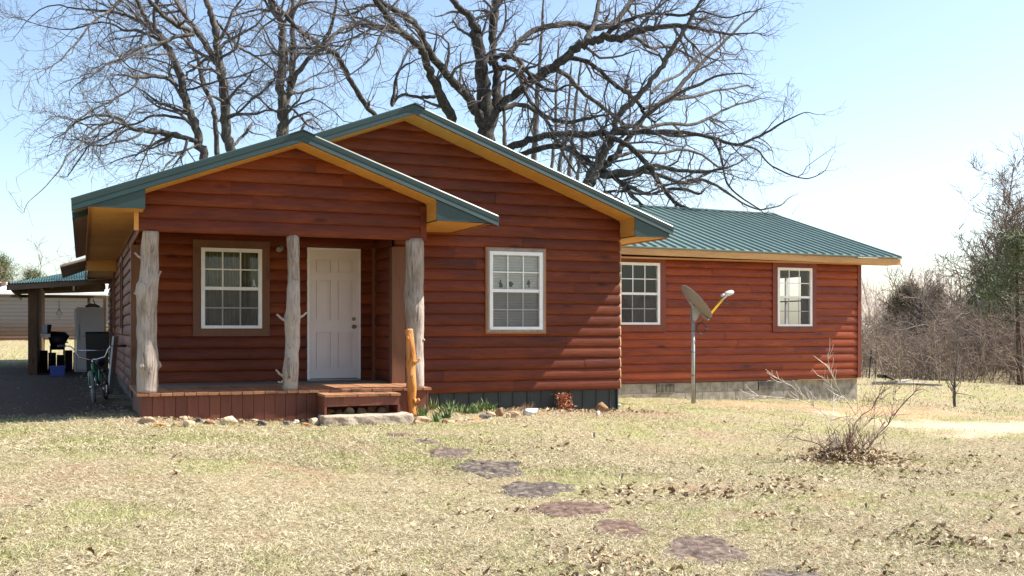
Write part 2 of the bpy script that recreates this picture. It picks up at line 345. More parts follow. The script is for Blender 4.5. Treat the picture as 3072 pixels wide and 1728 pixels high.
# ------------------------------------------------------------------ siding
def siding(mb, O, U, Nn, z0, ncourse, ch, ext, holes=(), prof=None, lens=(2.2, 4.6), endmat=None, dip=.012):
    """horizontal half-log boards. O: point at u=0,z=0; U along; Nn outward normal; ext(z)->(u0,u1)"""
    O = Vector(O); U = Vector(U); Nn = Vector(Nn)
    P = prof or [(0, .022), (.012, .031), (.06, .039), (.17, .0445), (.36, .046), (.58, .042), (.78, .034), (.92, .025), (1, .019)]
    flip = U.cross(Vector((0, 0, 1))).dot(Nn) < 0
    for c in range(ncourse):
        zb = z0+c*ch; lo = min(ext(zb)[0], ext(zb+ch*.5)[0]); hi = max(ext(zb)[1], ext(zb+ch*.5)[1])
        cuts = [lo]; x = lo+random.uniform(.6, lens[1])
        while x < hi-.5: cuts.append(x); x += random.uniform(*lens)
        cuts.append(hi+.001)
        for k in range(len(cuts)-1):
            a, b = cuts[k]+(.0015 if k else 0), cuts[k+1]-(.0015 if k < len(cuts)-2 else 0)
            t = random.random(); dn = random.uniform(-.004, .004); sag = random.uniform(-1, 1)*.003
            for i in range(len(P)-1):
                za, zc = zb+P[i][0]*ch, zb+P[i+1][0]*ch; zm = (za+zc)/2
                e0, e1 = ext(za), ext(zc); segs = [(a, b)]
                for (h0, h1, hz0, hz1) in holes:
                    if hz0 < zm < hz1:
                        ns = []
                        for s0, s1 in segs:
                            if h1 <= s0 or h0 >= s1: ns.append((s0, s1))
                            else:
                                if h0 > s0: ns.append((s0, h0))
                                if h1 < s1: ns.append((h1, s1))
                        segs = ns
                for s0, s1 in segs:
                    A0, B0 = max(s0, e0[0]), min(s1, e0[1]); A1, B1 = max(s0, e1[0]), min(s1, e1[1])
                    if A0 >= B0 and A1 >= B1: continue
                    if A0 > B0: A0 = B0 = min(max(A1, B0), max(A0, B0))
                    if A1 > B1: A1 = B1 = min(max(A0, B1), max(A1, B1))
                    pa, pc = P[i][1]+dn, P[i+1][1]+dn
                    q = [O+U*A0+Nn*pa+Vector((0, 0, za+sag)), O+U*B0+Nn*pa+Vector((0, 0, za-sag)), O+U*B1+Nn*pc+Vector((0, 0, zc-sag)), O+U*A1+Nn*pc+Vector((0, 0, zc+sag))]
                    if flip: q = q[::-1]
                    mb.quad(q, 0, t, False)
        if endmat is not None:      # bare chamfered log ends at the right-hand corner
            hi = ext(zb+ch*.5)[1]; w = .03
            for i in range(len(P)-1):
                za, zc = zb+P[i][0]*ch, zb+P[i+1][0]*ch; s = .55
                zm = zb+ch*.5; zi, zo = zm+(za-zm)*.86, zm+(zc-zm)*.86
                q = [O+U*hi+Nn*P[i][1]+Vector((0, 0, za)), O+U*(hi+w)+Nn*P[i][1]*s+Vector((0, 0, zi)), O+U*(hi+w)+Nn*P[i+1][1]*s+Vector((0, 0, zo)), O+U*hi+Nn*P[i+1][1]+Vector((0, 0, zc))]
                mb.quad(q, endmat, .5)
                mb.quad([O+U*(hi+w)+Vector((0, 0, zi)), O+U*(hi+w)+Vector((0, 0, zo)), O+U*(hi+w)+Nn*P[i+1][1]*s+Vector((0, 0, zo)), O+U*(hi+w)+Nn*P[i][1]*s+Vector((0, 0, zi))], endmat, .5)
def backing(mb, x0, x1, y0, y1, z0, z1, holes=(), axis='y', m=0):
    """plain wall core with rectangular openings, in a grid of boxes (axis = the thin one)"""
    us = sorted(set([x0 if axis == 'y' else y0, x1 if axis == 'y' else y1]+[h[0] for h in holes]+[h[1] for h in holes]))
    for a, b in zip(us[:-1], us[1:]):
        hz = sorted([(h[2], h[3]) for h in holes if h[0] <= a+1e-6 and h[1] >= b-1e-6]); z = z0
        spans = []
        for h0, h1 in hz: spans.append((z, h0)); z = h1
        spans.append((z, z1))
        for s0, s1 in spans:
            if s1-s0 < 1e-4: continue
            if axis == 'y': mb.box(a, b, y0, y1, s0, s1, m)
            else: mb.box(x0, x1, a, b, s0, s1, m)
# ------------------------------------------------------------------ the house
house = empty('log_cabin', (4.4, 16, -1.2), 'long red brown log sided cabin with green metal gable roofs and a covered porch', 'house')
CH = .17
ZA, XA, SL = 3.20, 4.42, .374         # main ridge
ZP, XP, SP = 2.49, 2.60, .366         # porch ridge
YF, YP, YB, YM, YW = 13.37, 13.87, 16.10, 15.05, 18.70
YR = 14.51                             # main rake front
W_P = (1.625, 2.506, -.002, 1.188); W_M = (5.76, 6.645, -.02, 1.18); W_1 = (9.93, 10.87, .075, 1.325); W_2 = (13.75, 14.65, .045, 1.30)
DOOR = (3.19, 4.02, -.80, 1.235)
def P_(name, mb, mats, parent=None): return mesh(name, mb, mats, parent or house)
# main gable wall
def e_main(z):
    if z < 1.46: return (4.283, 8.02)
    top = ZA-.126; h = max(0, (top-z)/SL); return (max(.72, XA-h), min(8.02, XA+h))
mb = MB(); siding(mb, (0, YM, 0), (1, 0, 0), (0, -1, 0), -.975, 24, CH, e_main, [W_M], endmat=1)
P_('wall', mb, [M['log_x'], M['end_grain']])
mb = MB(); backing(mb, 4.30, 8.0, YM+.004, YM+.12, -.968, 1.44, [W_M])
mb.prism([(.75, YM+.004, 1.445), (7.99, YM+.004, 1.445), (7.99, YM+.004, 1.68), (XA, YM+.004, ZA-.18), (.75, YM+.004, 1.65)], (0, .1, 0))
P_('wall_core', mb, M['dry_wall'])
# porch gable wall
def e_pg(z): 
    h = max(0, (ZP-.126-z)/SP); return (max(.655, XP-h), min(4.385, XP+h))
mb = MB(); siding(mb, (0, YP, 0), (1, 0, 0), (0, -1, 0), 1.205, 7, CH, e_pg)
mb.prism([(.67, YP+.005, 1.215), (4.37, YP+.005, 1.215), (4.37, YP+.005, 1.66), (XP, YP+.005, ZP-.17), (.67, YP+.005, 1.6)], (0, .12, 0), 0, .3)
mb.box(4.300, 4.386, YP-.050, YP-.045+.02, 1.208, 1.66, 0, .35)
P_('gable_wall', mb, M['log_x'])
# porch back wall and the left and inner side walls
mb = MB(); siding(mb, (0, YB, 0), (1, 0, 0), (0, -1, 0), -.81, 13, CH, lambda z: (.72, 4.285), [W_P, DOOR])
backing(mb, .74, 4.28, YB+.004, YB+.12, -.85, 1.42, [W_P, DOOR])
P_('porch_wall', mb, M['log_x'])
mb = MB(); siding(mb, (4.283, 0, 0), (0, 1, 0), (-1, 0, 0), -.81, 13, CH, lambda z: (YM, YB)); mb.box(4.285, 4.40, YM+.125, YB-.001, -.85, 1.42)
P_('porch_side_wall', mb, M['log_y'])
WL1, WL2 = (19.9, 20.75, .0, 1.2), (24.6, 25.45, .0, 1.2)
mb = MB(); siding(mb, (.72, 0, 0), (0, 1, 0), (-1, 0, 0), -.975, 15, CH, lambda z: (YB if z < 1.20 else YP-.02, 31.0), [WL1, WL2])
backing(mb, .724, .84, YB+.02, 31.0, -.97, 1.5, [WL1, WL2], 'x')
P_('side_wall', mb, M['log_y'])
# concealed walls that close the shell
for q in ((7.90, 8.0, YM+.125, YW-.01, -1.3, 1.6), (.74, 16, 27.0, 27.1, -1.6, 1.5), (8.0, 8.1, YW+.13, 26.99, -1.3, 1.6)): mb = MB(); mb.box(*q); P_('rear_wall', mb, M['dry_wall'])
mb = MB(); mb.box(.86, 7.88, YM+.13, 26.9, -.83, -.80); mb.box(8.12, 15.86, YW+.13, 26.9, -1.13, -1.06); P_('interior_floor', mb, M['room_dark'])
# wing walls
def e_w(z): return (8.05, 15.90)
mb = MB(); siding(mb, (0, YW, 0), (1, 0, 0), (0, -1, 0), -1.05, 16, .1645, e_w, [W_1, W_2], lens=(2.4, 4.9))
P_('wing_wall', mb, M['wing_log'])
mb = MB(); backing(mb, 8.05, 15.97, YW+.004, YW+.12, -1.10, 1.52, [W_1, W_2]); 
backing(mb, 15.88, 15.98, YW+.125, 26.9, -1.1, 1.52, [(20.6, 21.9, .02, 1.28)], 'x')
mb.prism([(15.88, YW+.1, 1.53), (15.88, 27, 1.53), (15.88, 22.9, 2.85)], (.1, 0, 0)); P_('wing_wall_core', mb, M['dry_wall'])
mb = MB(); mb.box(15.895, 15.992, YW-.058, YW+.02, -1.09, 1.50); mb.box(8.03, 15.893, YW-.020, YW-.001, -1.11, -1.052, 0, .3); mb.box(8.03, 15.90, YW-.052, YW-.002, 1.5, 1.585, 0, .5)
P_('corner_board', mb, M['trim_red'])
mb = MB(); mb.box(14.3, 16.0, YW-.058, YW+.02, -1.118, -1.110); mb.v = mb.v; P_('sill_board', mb, M['trim_tan'])  # tan strip on the sunlit stretch only, paints the lit line of the sill
# block foundation
mb = MB(); x = 8.06; 
for r in range(3):
    zt = -1.122-r*.203; x = 8.06-(.2 if r % 2 else 0); k = 0
    while x < 15.93:
        x1 = min(x+.397, 15.93); xx = max(x, 8.06)
        if x1-xx > .03 and not (r == 0 and (9.35 < (xx+x1)/2+0 < 9.8 and False)):
            mb.box(xx, x1, YW+.01, YW+.19, zt-.193, zt, 0, random.random())
        x += .407
mb.box(8.07, 15.92, YW+.018, YW+.18, -1.75, -1.124, 1)
P_('foundation', mb, [M['grey_block'], plain('mortar', (.30, .28, .26), .95)])
for (a, b) in ((10.72, 11.12), (13.13, 13.53)):
    a0 = on_y(1800+333/1.958 if a < 12 else 1800+930/1.958, 1160, YW).x; b0 = on_y(1800+438/1.958 if a < 12 else 1800+1022/1.958, 1160, YW).x
    mb = MB(); mb.box(a0, b0, YW-.004, YW+.008, -1.318, -1.128, 1)
    for k in range(13): xk = a0+.02+(b0-a0-.04)*k/12; mb.box(xk-.005, xk+.005, YW-.012, YW-.004, -1.31, -1.136)
    mb.box(a0, b0, YW-.014, YW-.004, -1.135, -1.127); mb.box(a0, b0, YW-.014, YW-.004, -1.319, -1.311)
    P_('foundation_vent', mb, [M['grey_block'], M['dark']])
# skirting under the main wall
mb = MB(); x = 4.30
while x < 8.0:
    mb.box(x, min(x+.19, 8.0), YM+.03, YM+.04, -1.55, -.97); x+.24 < 8.0 and mb.prism([(x+.19, YM+.03, -1.55), (x+.205, YM+.012, -1.55), (x+.225, YM+.012, -1.55), (x+.24, YM+.03, -1.55)], (0, 0, .58)); x += .24
mb.box(7.985, 8.01, YM-.0, YM+.9, -1.5, -.98); mb.box(.735, .75, YB, 31, -1.5, -.97)
P_('skirting', mb, M['skirt_metal'])
# ---- roofs
def slope(mb, p0, p1, q0, q1, th, ribs=.2286, rw=.026, rh=.034, m=0, mu=1):
    """metal sheet: p0->p1 eave line, q0->q1 ridge line, ribs from eave to ridge"""
    p0, p1, q0, q1 = map(Vector, (p0, p1, q0, q1)); n = (p1-p0).cross(q0-p0).normalized()
    if n.z < 0: n = -n
    dn = n*-th
    mb.quad((p0, p1, q1, q0), m); mb.quad((q0+dn, q1+dn, p1+dn, p0+dn), mu)
    mb.quad((p0+dn, p1+dn, p1, p0), m); mb.quad((p1+dn, q1+dn, q1, p1), m); mb.quad((q1+dn, q0+dn, q0, q1), m); mb.quad((q0+dn, p0+dn, p0, q0), m)
    L = (p1-p0).length; k = int(L/ribs); e = (p1-p0).normalized()
    for i in range(k+1):
        s = min(max((i+.15)*ribs/L, .001), .999); a = p0.lerp(p1, s); b = q0.lerp(q1, s)
        for w0, w1, h in ((-rw, -rw*.5, None),): pass
        A = [a-e*rw, a-e*rw*.5+n*rh, a+e*rw*.5+n*rh, a+e*rw]; B = [b-e*rw, b-e*rw*.5+n*rh, b+e*rw*.5+n*rh, b+e*rw]
        for j in range(3): mb.quad((A[j], A[j+1], B[j+1], B[j]), m)
        mb.quad((A[3], A[2], A[1], A[0]), m)
        for off in (.33, .66):     # low stiffening ridges between the ribs
            s2 = s+off*ribs/L
            if s2 < .998:
                a2 = p0.lerp(p1, s2); b2 = q0.lerp(q1, s2)
                mb.quad((a2-e*.012, a2+n*.006, b2+n*.006, b2-e*.012), m); mb.quad((a2+n*.006, a2+e*.012, b2+e*.012, b2+n*.006), m)
XL, XR = -.11, 8.70                    # main eaves
zl = ZA-SL*(XA-XL); zr = ZA-SL*(XR-XA)
mb = MB()
slope(mb, (XR, YR+.01, zr), (XR, 27.3, zr), (XA, YR+.01, ZA), (XA, 27.3, ZA), .03)
slope(mb, (XL, YR+.02, zl), (XL, 24.0, zl), (XA, YR+.02, ZA), (XA, 24.0, ZA), .03)
slope(mb, (.55, 24.0, ZA-SL*(XA-.55)), (.55, 27.3, ZA-SL*(XA-.55)), (XA, 24.0, ZA), (XA, 27.3, ZA), .03)
P_('roof', mb, [M['roof'], M['roof_under']])
XPL, XPR = -.11, 5.27
zpl = ZP-SP*(XP-XPL); zpr = ZP-SP*(XPR-XP)
mb = MB()
slope(mb, (XPR, YF+.01, zpr), (XPR, YM-.05, zpr), (XP, YF+.01, ZP), (XP, YM-.05, ZP), .03)
slope(mb, (XPL, YF+.01, zpl), (XPL, YR+.015, zpl), (XP, YF+.01, ZP), (XP, YR+.015, ZP), .03)
P_('porch_roof', mb, [M['roof'], M['roof_under']])
YE, ZE0, ZE1 = 18.22, 1.635, 1.560      # wing eave (slightly out of level)
YRG, ZG0, ZG1, XE = 22.9, 3.06, 2.985, 16.76
mb = MB(); slope(mb, (8.0, YE, ZE0), (XE, YE, ZE1), (8.0, YRG, ZG0), (XE, YRG, ZG1), .03)
slope(mb, (8.0, 27.6, ZE0), (XE, 27.6, ZE1), (8.0, YRG, ZG0), (XE, YRG, ZG1), .03)
P_('wing_roof', mb, [M['roof'], M['roof_under']])
# ridge caps
def cap(mb, y0, y1, x, z, s, w=.16):
    for d in (-1, 1): mb.prism([(x, y0, z+.035), (x+d*w, y0, z+.03-s*w), (x+d*w, y0, z+.018-s*w), (x, y0, z+.02)], (0, y1-y0, 0))
mb = MB(); cap(mb, YR-.03, 27.3, XA, ZA, SL); cap(mb, YF-.03, YM-.05, XP, ZP, SP); 
for d in (-1, 1): mb.prism([(8.3, YRG, ZG0+.04), (8.3, YRG+d*.17, ZG0-.015), (8.3, YRG+d*.17, ZG0-.03), (8.3, YRG, ZG0+.02)], (XE-8.3+.02, 0, ZG1-ZG0-.003))
P_('ridge_cap', mb, M['trim_green'])
# rake trims: a folded metal face with a drip lip
def rake(mb, x0, z0, x1, z1, y, h=.150, lip=.05):
    a, b = Vector((x0, y, z0+.028)), Vector((x1, y, z1+.028)); n = 14; dz = Vector((0, 0, -h))
    rows = [(0, .05), (0, 0), (-.012, -.014), (-.012, -h*.55), (-.004, -h*.62), (-.012, -h*.95), (.006, -h)]
    rows = [(.055, .004), (0, .002), (-.012, -.016), (-.010, -h*.5), (-.004, -h*.56), (-.013, -h*.97), (.012, -h)]
    prev = None
    for i in range(n+1):
        p = a.lerp(b, i/n); wob = math.sin(i*2.3+x0)*.0012
        cur = [p+Vector((0, r[0]+wob, r[1])) for r in rows]
        if prev:
            for j in range(len(rows)-1): mb.quad((prev[j], cur[j], cur[j+1], prev[j+1]), 0, .5, False)
        prev = cur
mb = MB(); rake(mb, XL, zl, XA, ZA, YR); rake(mb, XA, ZA, XR, zr, YR)
mb.box(XR-.012, XR+.006, YR-.01, 27.3, zr-.05, zr+.024); mb.box(XL-.004, XL+.004, YR, 24, zl-.03, zl+.02)
P_('rake_trim', mb, M['trim_green'])
mb = MB(); rake(mb, XPL, zpl, XP, ZP, YF); rake(mb, XP, ZP, XPR, zpr, YF)
mb.box(XPR-.012, XPR+.006, YF-.01, YM-.06, zpr-.05, zpr+.024)
P_('rake_trim', mb, M['trim_green'])
# boxed ends of the eaves
zb = 1.44
def boxend(mb, xa, xt, y, zt_a, zt_t):
    mb.prism([(xa, y, zb), (xa, y, zt_a), (xt, y, zt_t), (xt, y, zb)], (0, .012, 0))
    mb.box(min(xa, xt), max(xa, xt), y-.012, y-.001, zb-.004, zb+.018)
def under(x, xa, za, s, d=.15): return za-s*abs(x-xa)-d+.028
def be(*a):
    mb = MB(); boxend(mb, *a); P_('eave_end', mb, M['trim_green'])
be(.708, .02, YF+.012, under(.708, XP, ZP, SP)+.03, under(.02, XP, ZP, SP)+.03)
be(4.387, 5.2, YF+.012, under(4.387, XP, ZP, SP)+.03, under(5.2, XP, ZP, SP)+.01)
be(8.022, 8.64, YR+.012, under(8.022, XA, ZA, SL)+.03, under(8.64, XA, ZA, SL)+.01)
# soffits
mb = MB()
def rs(xa, xb, XX, ZZ, S, y0, y1, d=.128, t=.5):   # sloping soffit strip between rake and wall
    za, zc = ZZ-S*abs(xa-XX)-d, ZZ-S*abs(xb-XX)-d
    mb.prism([(xa, y0, za), (xb, y0, zc), (xb, y0, zc+.012), (xa, y0, za+.012)], (0, y1-y0, 0), 0, t)
rs(.71, XP, XP, ZP, SP, YF+.03, YP); rs(XP, 4.387, XP, ZP, SP, YF+.03, YP, t=.7)
rs(2.0, XA, XA, ZA, SL, YR+.03, YM); rs(XA, 8.02, XA, ZA, SL, YR+.03, YM, t=.7)
mb.box(8.022, 8.034, YR+.03, YM, zb, 1.727); mb.box(4.389, 4.40, YF+.03, YP+.02, zb, 1.709)         # inner cheeks
mb.box(.60, .654, YP-.052, YP-.03, 1.215, 1.45, 0, .8)
y = YR+.03
for y0, y1 in ((YR+.03, 17.05), (17.053, 18.15)): mb.box(8.022, 8.60, y0, y1, zb, zb+.012, 0, random.random())
mb.box(4.389, 5.14, YF+.03, YM-.02, zb, zb+.012, 0, .6)
y = YF+.03
for k, y1 in enumerate((15.5, 17.9, 20.3, 22.7, 24.0)): mb.box(.10, .70, y, y1-.003, zb, zb+.012, 0, random.random()); y = y1
mb.box(.10, .70, 24.0, 24.02, zb-.22, zb); mb.box(.12, .70, 24.02, 31, zb-.22, zb-.21, 0, .2)
P_('soffit', mb, M['soffit'])
for q in ((.075, .098, YF+.04, 24.0, zb-.02, zb+.10), (.075, .098, 24.02, 27.5, zb-.26, zb-.1), (8.602, 8.625, YR+.04, 18.2, zb-.02, zb+.06), (5.142, 5.165, YF+.04, YM-.05, zb-.02, zb+.06)): mb = MB(); mb.box(*q); P_('fascia', mb, M['trim_gold'])
mb = MB()
mb.prism([(8.03, YE+.03, ZE0-.165), (XE-.02, YE+.03, ZE1-.165), (XE-.02, YE+.03, ZE1-.034), (8.03, YE+.03, ZE0-.034)], (0, .04, 0), 0, .4)
mb.prism([(XE-.06, YE+.07, ZE1-.165), (XE-.06, YRG, ZG1-.165), (XE-.06, YRG, ZG1-.034), (XE-.06, YE+.07, ZE1-.034)], (.04, 0, 0), 0, .6)
mb.box(8.6, XE-.07, YE+.072, YW-.06, ZE1-.16, ZE1-.15, 0, .5)
P_('fascia', mb, M['trim_tan'])
# lower back roof piece at the left
mb = MB(); slope(mb, (-.42, 24.05, 1.30), (-.42, 27.0, 1.20), (.35, 24.05, 1.55), (.35, 27.0, 1.5), .02); P_('rear_roof', mb, [M['roof_under'], M['roof_under']])
# porch ceiling
mb = MB(); mb.box(.74, 4.27, YP+.13, YB-.05, 1.40, 1.41); P_('porch_ceiling', mb, M['trim_brown'])
# trim boards on the porch
mb = MB(); mb.box(.66, .80, YB-.075, YB-.05, -.81, 1.20); mb.box(.655, .68, YB-.05, YB+.1, -1.0, 1.2); P_('corner_board', mb, M['trim_brown']); mb = MB()
mb.box(4.20, 4.28, YB-.075, YB-.05, -.81, 1.25, 0, .7)
P_('corner_board', mb, M['trim_brown'])
mb = MB(); mb.box(4.236, 4.42, YM-.085, YM-.05, -.81, 1.20, 0, .8); mb.box(4.218, 4.236, YM-.085, YM+.06, -.81, 1.20, 0, .2)
P_('corner_board', mb, M['trim_brown'])
# ---- windows
def window(W, Y, trim, tw, tm=None, inner=None, kind='dark'):
    x0, x1, z0, z1 = W; f = .055; d0, d1 = Y-.075, Y+.02
    mb = MB(); mb.box(x0, x0+f, d0, d1, z0, z1); mb.box(x1-f, x1, d0, d1, z0, z1); mb.box(x0+f, x1-f, d0, d1, z1-f, z1); mb.box(x0+f, x1-f, d0, d1, z0, z0+f*.8)
    zm = (z0+z1)/2; mb.box(x0+f, x1-f, d0+.014, d1-.01, zm-.026, zm+.022)
    mb.box(x0+f*.1, x1-f*.1, d0-.012, d0, z0-.0, z0+.018)
    w = P_('window', mb, M['vinyl'])
    if trim:
        mb = MB(); t0 = Y-.064
        mb.box(x0-tw, x1+tw, t0, Y-.002, z1+.006, z1+tw, 0, .4); mb.box(x0-tw, x1+tw, t0, Y-.002, z0-tw, z0-.006, 0, .6)
        mb.box(x0-tw, x0-.006, t0+.001, Y-.002, z0-.006, z1+.006, 0, .2); mb.box(x1+.006, x1+tw, t0+.001, Y-.002, z0-.006, z1+.006, 0, .8)
        mesh('casing', mb, trim, w)
    if inner:
        mb = MB(); t0 = Y-.07; q = .034
        for a, b, c, d, t in ((x0-q, x1+q, z1+.002, z1+q+.012, .3), (x0-q, x1+q, z0-q, z0-.002, .5), (x0-q, x0-.002, z0-.002, z1+.002, .4), (x1+.002, x1+q, z0-.002, z1+.002, .8)): mb.box(a, b, t0, Y-.003, c, d, 0, t)
        mesh('weathered_frame', mb, inner, w)
    mb = MB(); yg = Y-.028; g = .0095
    for a, b, dy in ((zm+.022, z1-f, 0), (z0+f*.8, zm-.026, .014)):
        for k in (1, 2): xx = x0+f+(x1-x0-2*f)*k/3; mb.box(xx-g, xx+g, yg+dy-.010, yg+dy-.003, a, b)
        zz = (a+b)/2; mb.box(x0+f, x1-f, yg+dy-.011, yg+dy-.002, zz-g, zz+g)
    mesh('muntin', mb, M['vinyl'], w)
    mb = MB(); mb.quad([(x0+f, yg, zm), (x1-f, yg, zm), (x1-f, yg, z1-f), (x0+f, yg, z1-f)]); mesh('upper_pane', mb, M['glass'], w)
    mb = MB(); mb.quad([(x0+f, yg+.014, z0+f*.8), (x1-f, yg+.014, z0+f*.8), (x1-f, yg+.014, zm), (x0+f, yg+.014, zm)]); mesh('lower_pane', mb, M['glass'], w)
    mb = MB(); mb.quad([(x0+f, yg-.022, z0+f*.8), (x1-f, yg-.022, z0+f*.8), (x1-f, yg-.022, zm-.026), (x0+f, yg-.022, zm-.026)]); mesh('insect_screen', mb, M['screen'], w)
    if kind == 'blind':
        mb = MB(); z = z0+.03
        while z < z1-.03:
            mb.quad([(x0+.02, Y+.018, z), (x1-.02, Y+.018, z), (x1-.02, Y-.006, z+.039), (x0+.02, Y-.006, z+.039)], 0, random.random()); z += .042
        mesh('blind', mb, M['blind'], w)
    if kind == 'drape':
        mb = MB(); mb.box(x0-.05, x1+.05, Y+.16, Y+.165, z0-.1, z1+.1); mesh('curtain', mb, M['dark'], w)  # black sheet added behind the glass to darken the pane, not cloth
    if kind == 'curtain':
        mb = MB(); n = 60
        for k in range(n):
            a = x0+(x1-x0)*k/n; b = x0+(x1-x0)*(k+1)/n; fa = .02*math.sin(k*1.1)+.01*math.sin(k*2.7); fb = .02*math.sin((k+1)*1.1)+.01*math.sin((k+1)*2.7)
            mb.quad([(a, Y+.14+fa, z0-.1), (b, Y+.14+fb, z0-.1), (b, Y+.14+fb, z1+.1), (a, Y+.14+fa, z1+.1)], 0, random.random(), True)
        mesh('curtain', mb, M['curtain'], w)
    return w
wp = window(W_P, YB, M['trim_brown'], .115, kind='curtain')
wm = window(W_M, YM, M['trim_gold'], .062, inner=M['weathered'], kind='blind')
w1 = window(W_1, YW, M['trim_red'], .14, kind='drape'); w2 = window(W_2, YW, M['trim_red'], .12)
# dark plaques hung in the main window, and a small pale ribbon shape in the porch one
def blob(mb, pts, y, th=.006): mb.prism([(x, y, z) for x, z in pts], (0, th, 0))
def zpx(px, py, Y): q = on_y(px, py, Y); return (q.x, q.z)
for dec in ([(650,487),(655,470),(650,462),(657,450),(660,436),(666,440),(664,455),(672,462),(675,478),(672,490)], [(714,447),(722,452),(732,447),(736,460),(747,459),(740,474),(733,484),(722,482),(716,466)], [(833,470),(838,452),(846,436),(853,450),(857,464),(850,468),(852,488),(846,490),(844,470)]):
    mb = MB(); blob(mb, [zpx(1200+a/2.195, 640+b/2.195, YM) for a, b in dec][::-1], YM-.01); mesh('window_ornament', mb, M['skirt_metal'], wm)
mb = MB(); blob(mb, [zpx(380+a/2.196, 640+b/2.196, YB) for a, b in [(826,484),(834,460),(832,446),(838,434),(844,446),(843,460),(853,484),(846,485),(839,468),(832,486)]][::-1], YB-.012); mesh('window_ornament', mb, M['vinyl'], wp)
# side windows (very foreshortened)
for (a, b, z0, z1) in (WL1, WL2):
    mb = MB(); x0 = .655
    for y0, y1, c, d in ((a-.1, b+.1, z1, z1+.1), (a-.1, b+.1, z0-.1, z0), (a-.1, a, z0, z1), (b, b+.1, z0, z1)): mb.box(x0, .72, y0, y1, c, d)
    w = P_('window', mb, M['trim_brown'])
    mb = MB(); mb.quad([(.73, a, z0), (.73, b, z0), (.73, b, z1), (.73, a, z1)]); mesh('pane', mb, M['glass'], w)
    mb = MB(); mb.box(.70, .74, a, b, (z0+z1)/2-.02, (z0+z1)/2+.02); mesh('frame', mb, M['vinyl'], w)
# window in the far end wall of the wing
mb = MB()
for y0, y1, c, d in ((20.6, 21.9, 1.23, 1.28), (20.6, 21.9, .02, .07), (20.6, 20.65, .07, 1.23), (21.85, 21.9, .07, 1.23), (21.23, 21.27, .07, 1.23), (20.65, 21.85, .64, .67)): mb.box(15.9, 15.97, y0, y1, c, d)
P_('end_window', mb, M['vinyl'])
# ---- door
x0, x1, z0, z1 = DOOR
mb = MB(); mb.box(x0+.034, x1-.034, YB-.018, YB+.02, z0+.03, z1-.031)
cols = ((x0+.13, x0+.36), (x1-.36, x1-.13)); pz = ((.86, 1.06), (.13, .74), (-.62, -.06))
pan = [(a, b, c, d) for a, b in cols for c, d in pz]
backing(mb, x0+.035, x1-.035, YB-.038, YB-.019, z0+.031, z1-.032, pan)
for a, b, c, d in pan: mb.box(a+.016, b-.016, YB-.032, YB-.019, c+.016, d-.016); mb.box(a+.05, b-.05, YB-.038, YB-.0325, c+.05, d-.05)
dr = P_('door', mb, M['door'])
mb = MB(); mb.box(x0, x0+.033, YB-.055, YB+.06, z0, z1); mb.box(x1-.033, x1, YB-.055, YB+.06, z0, z1); mb.box(x0+.033, x1-.033, YB-.055, YB+.06, z1-.03, z1); mb.box(x0, x1, YB-.07, YB+.02, z0-.01, z0+.02, 1)
mesh('door_frame', mb, [M['vinyl'], M['steel']], dr)
for zz, rr in ((.165, .030), (.045, .034)):
    xk = x1-.105; zz -= .02
    mb = MB(); mb.tube([(xk, YB-.035, zz), (xk, YB-.045, zz)], rr, 16); mb.tube([(xk, YB-.045, zz), (xk, YB-.065, zz), (xk, YB-.08, zz), (xk, YB-.10, zz), (xk, YB-.108, zz)] if rr > .032 else [(xk, YB-.045, zz), (xk, YB-.06, zz)], [.012, .014, .026, .027, .012] if rr > .032 else [.02, .018], 14)
    mesh('handle' if rr > .032 else 'deadbolt', mb, M['brass'], dr)
# porch lamp beside the middle post
mb = MB(); c = on_y(380+1018/2.196, 640+230/2.196, YB-.1)
mb.tube([(c.x, YB-.05, c.z), (c.x, YB-.08, c.z)], [.045, .04], 12); mb.tube([(c.x, YB-.08, c.z), (c.x-.03, YB-.13, c.z), (c.x-.05, YB-.19, c.z-.03)], [.012, .03, .042], 12)
P_('wall_lamp', mb, M['dish'])
# ---- deck
XD0, XD1, YD, ZD = .63, 4.44, 13.78, -.81
mb = MB(); x = XD0; 
while x < XD1-.02:
    w = .139; x1 = min(x+w, XD1); mb.box(x+.002, x1-.003, YD-.02+random.uniform(-.008, .008), YB-.05 if x1 < 4.22 else YM-.06, ZD-.035+random.uniform(-.002, .002), ZD+random.uniform(-.003, .002), 0, random.random()); x += w+.003
dk = P_('deck', mb, M['deck_top'])
mb = MB(); x = XD0+.05
while x < XD1-.05:
    w = .137; x1 = min(x+w, XD1-.03); mb.box(x+.0025, x1-.0025, YD+.03, YD+.05+random.uniform(0, .004), -1.42, ZD-.04, 0, random.random()); x += w
mb.box(XD1-.05, XD1-.03, YD+.052, YM, -1.4, ZD-.04, 0, .4); mb.box(XD0+.05, XD0+.07, YD+.052, YB, -1.4, ZD-.04, 0, .4); mb.box(XD0+.08, XD1-.06, YD+.06, YD+.10, -1.4, ZD-.045, 0, .1)
mesh('deck_skirt', mb, M['deck_skirt'], dk)
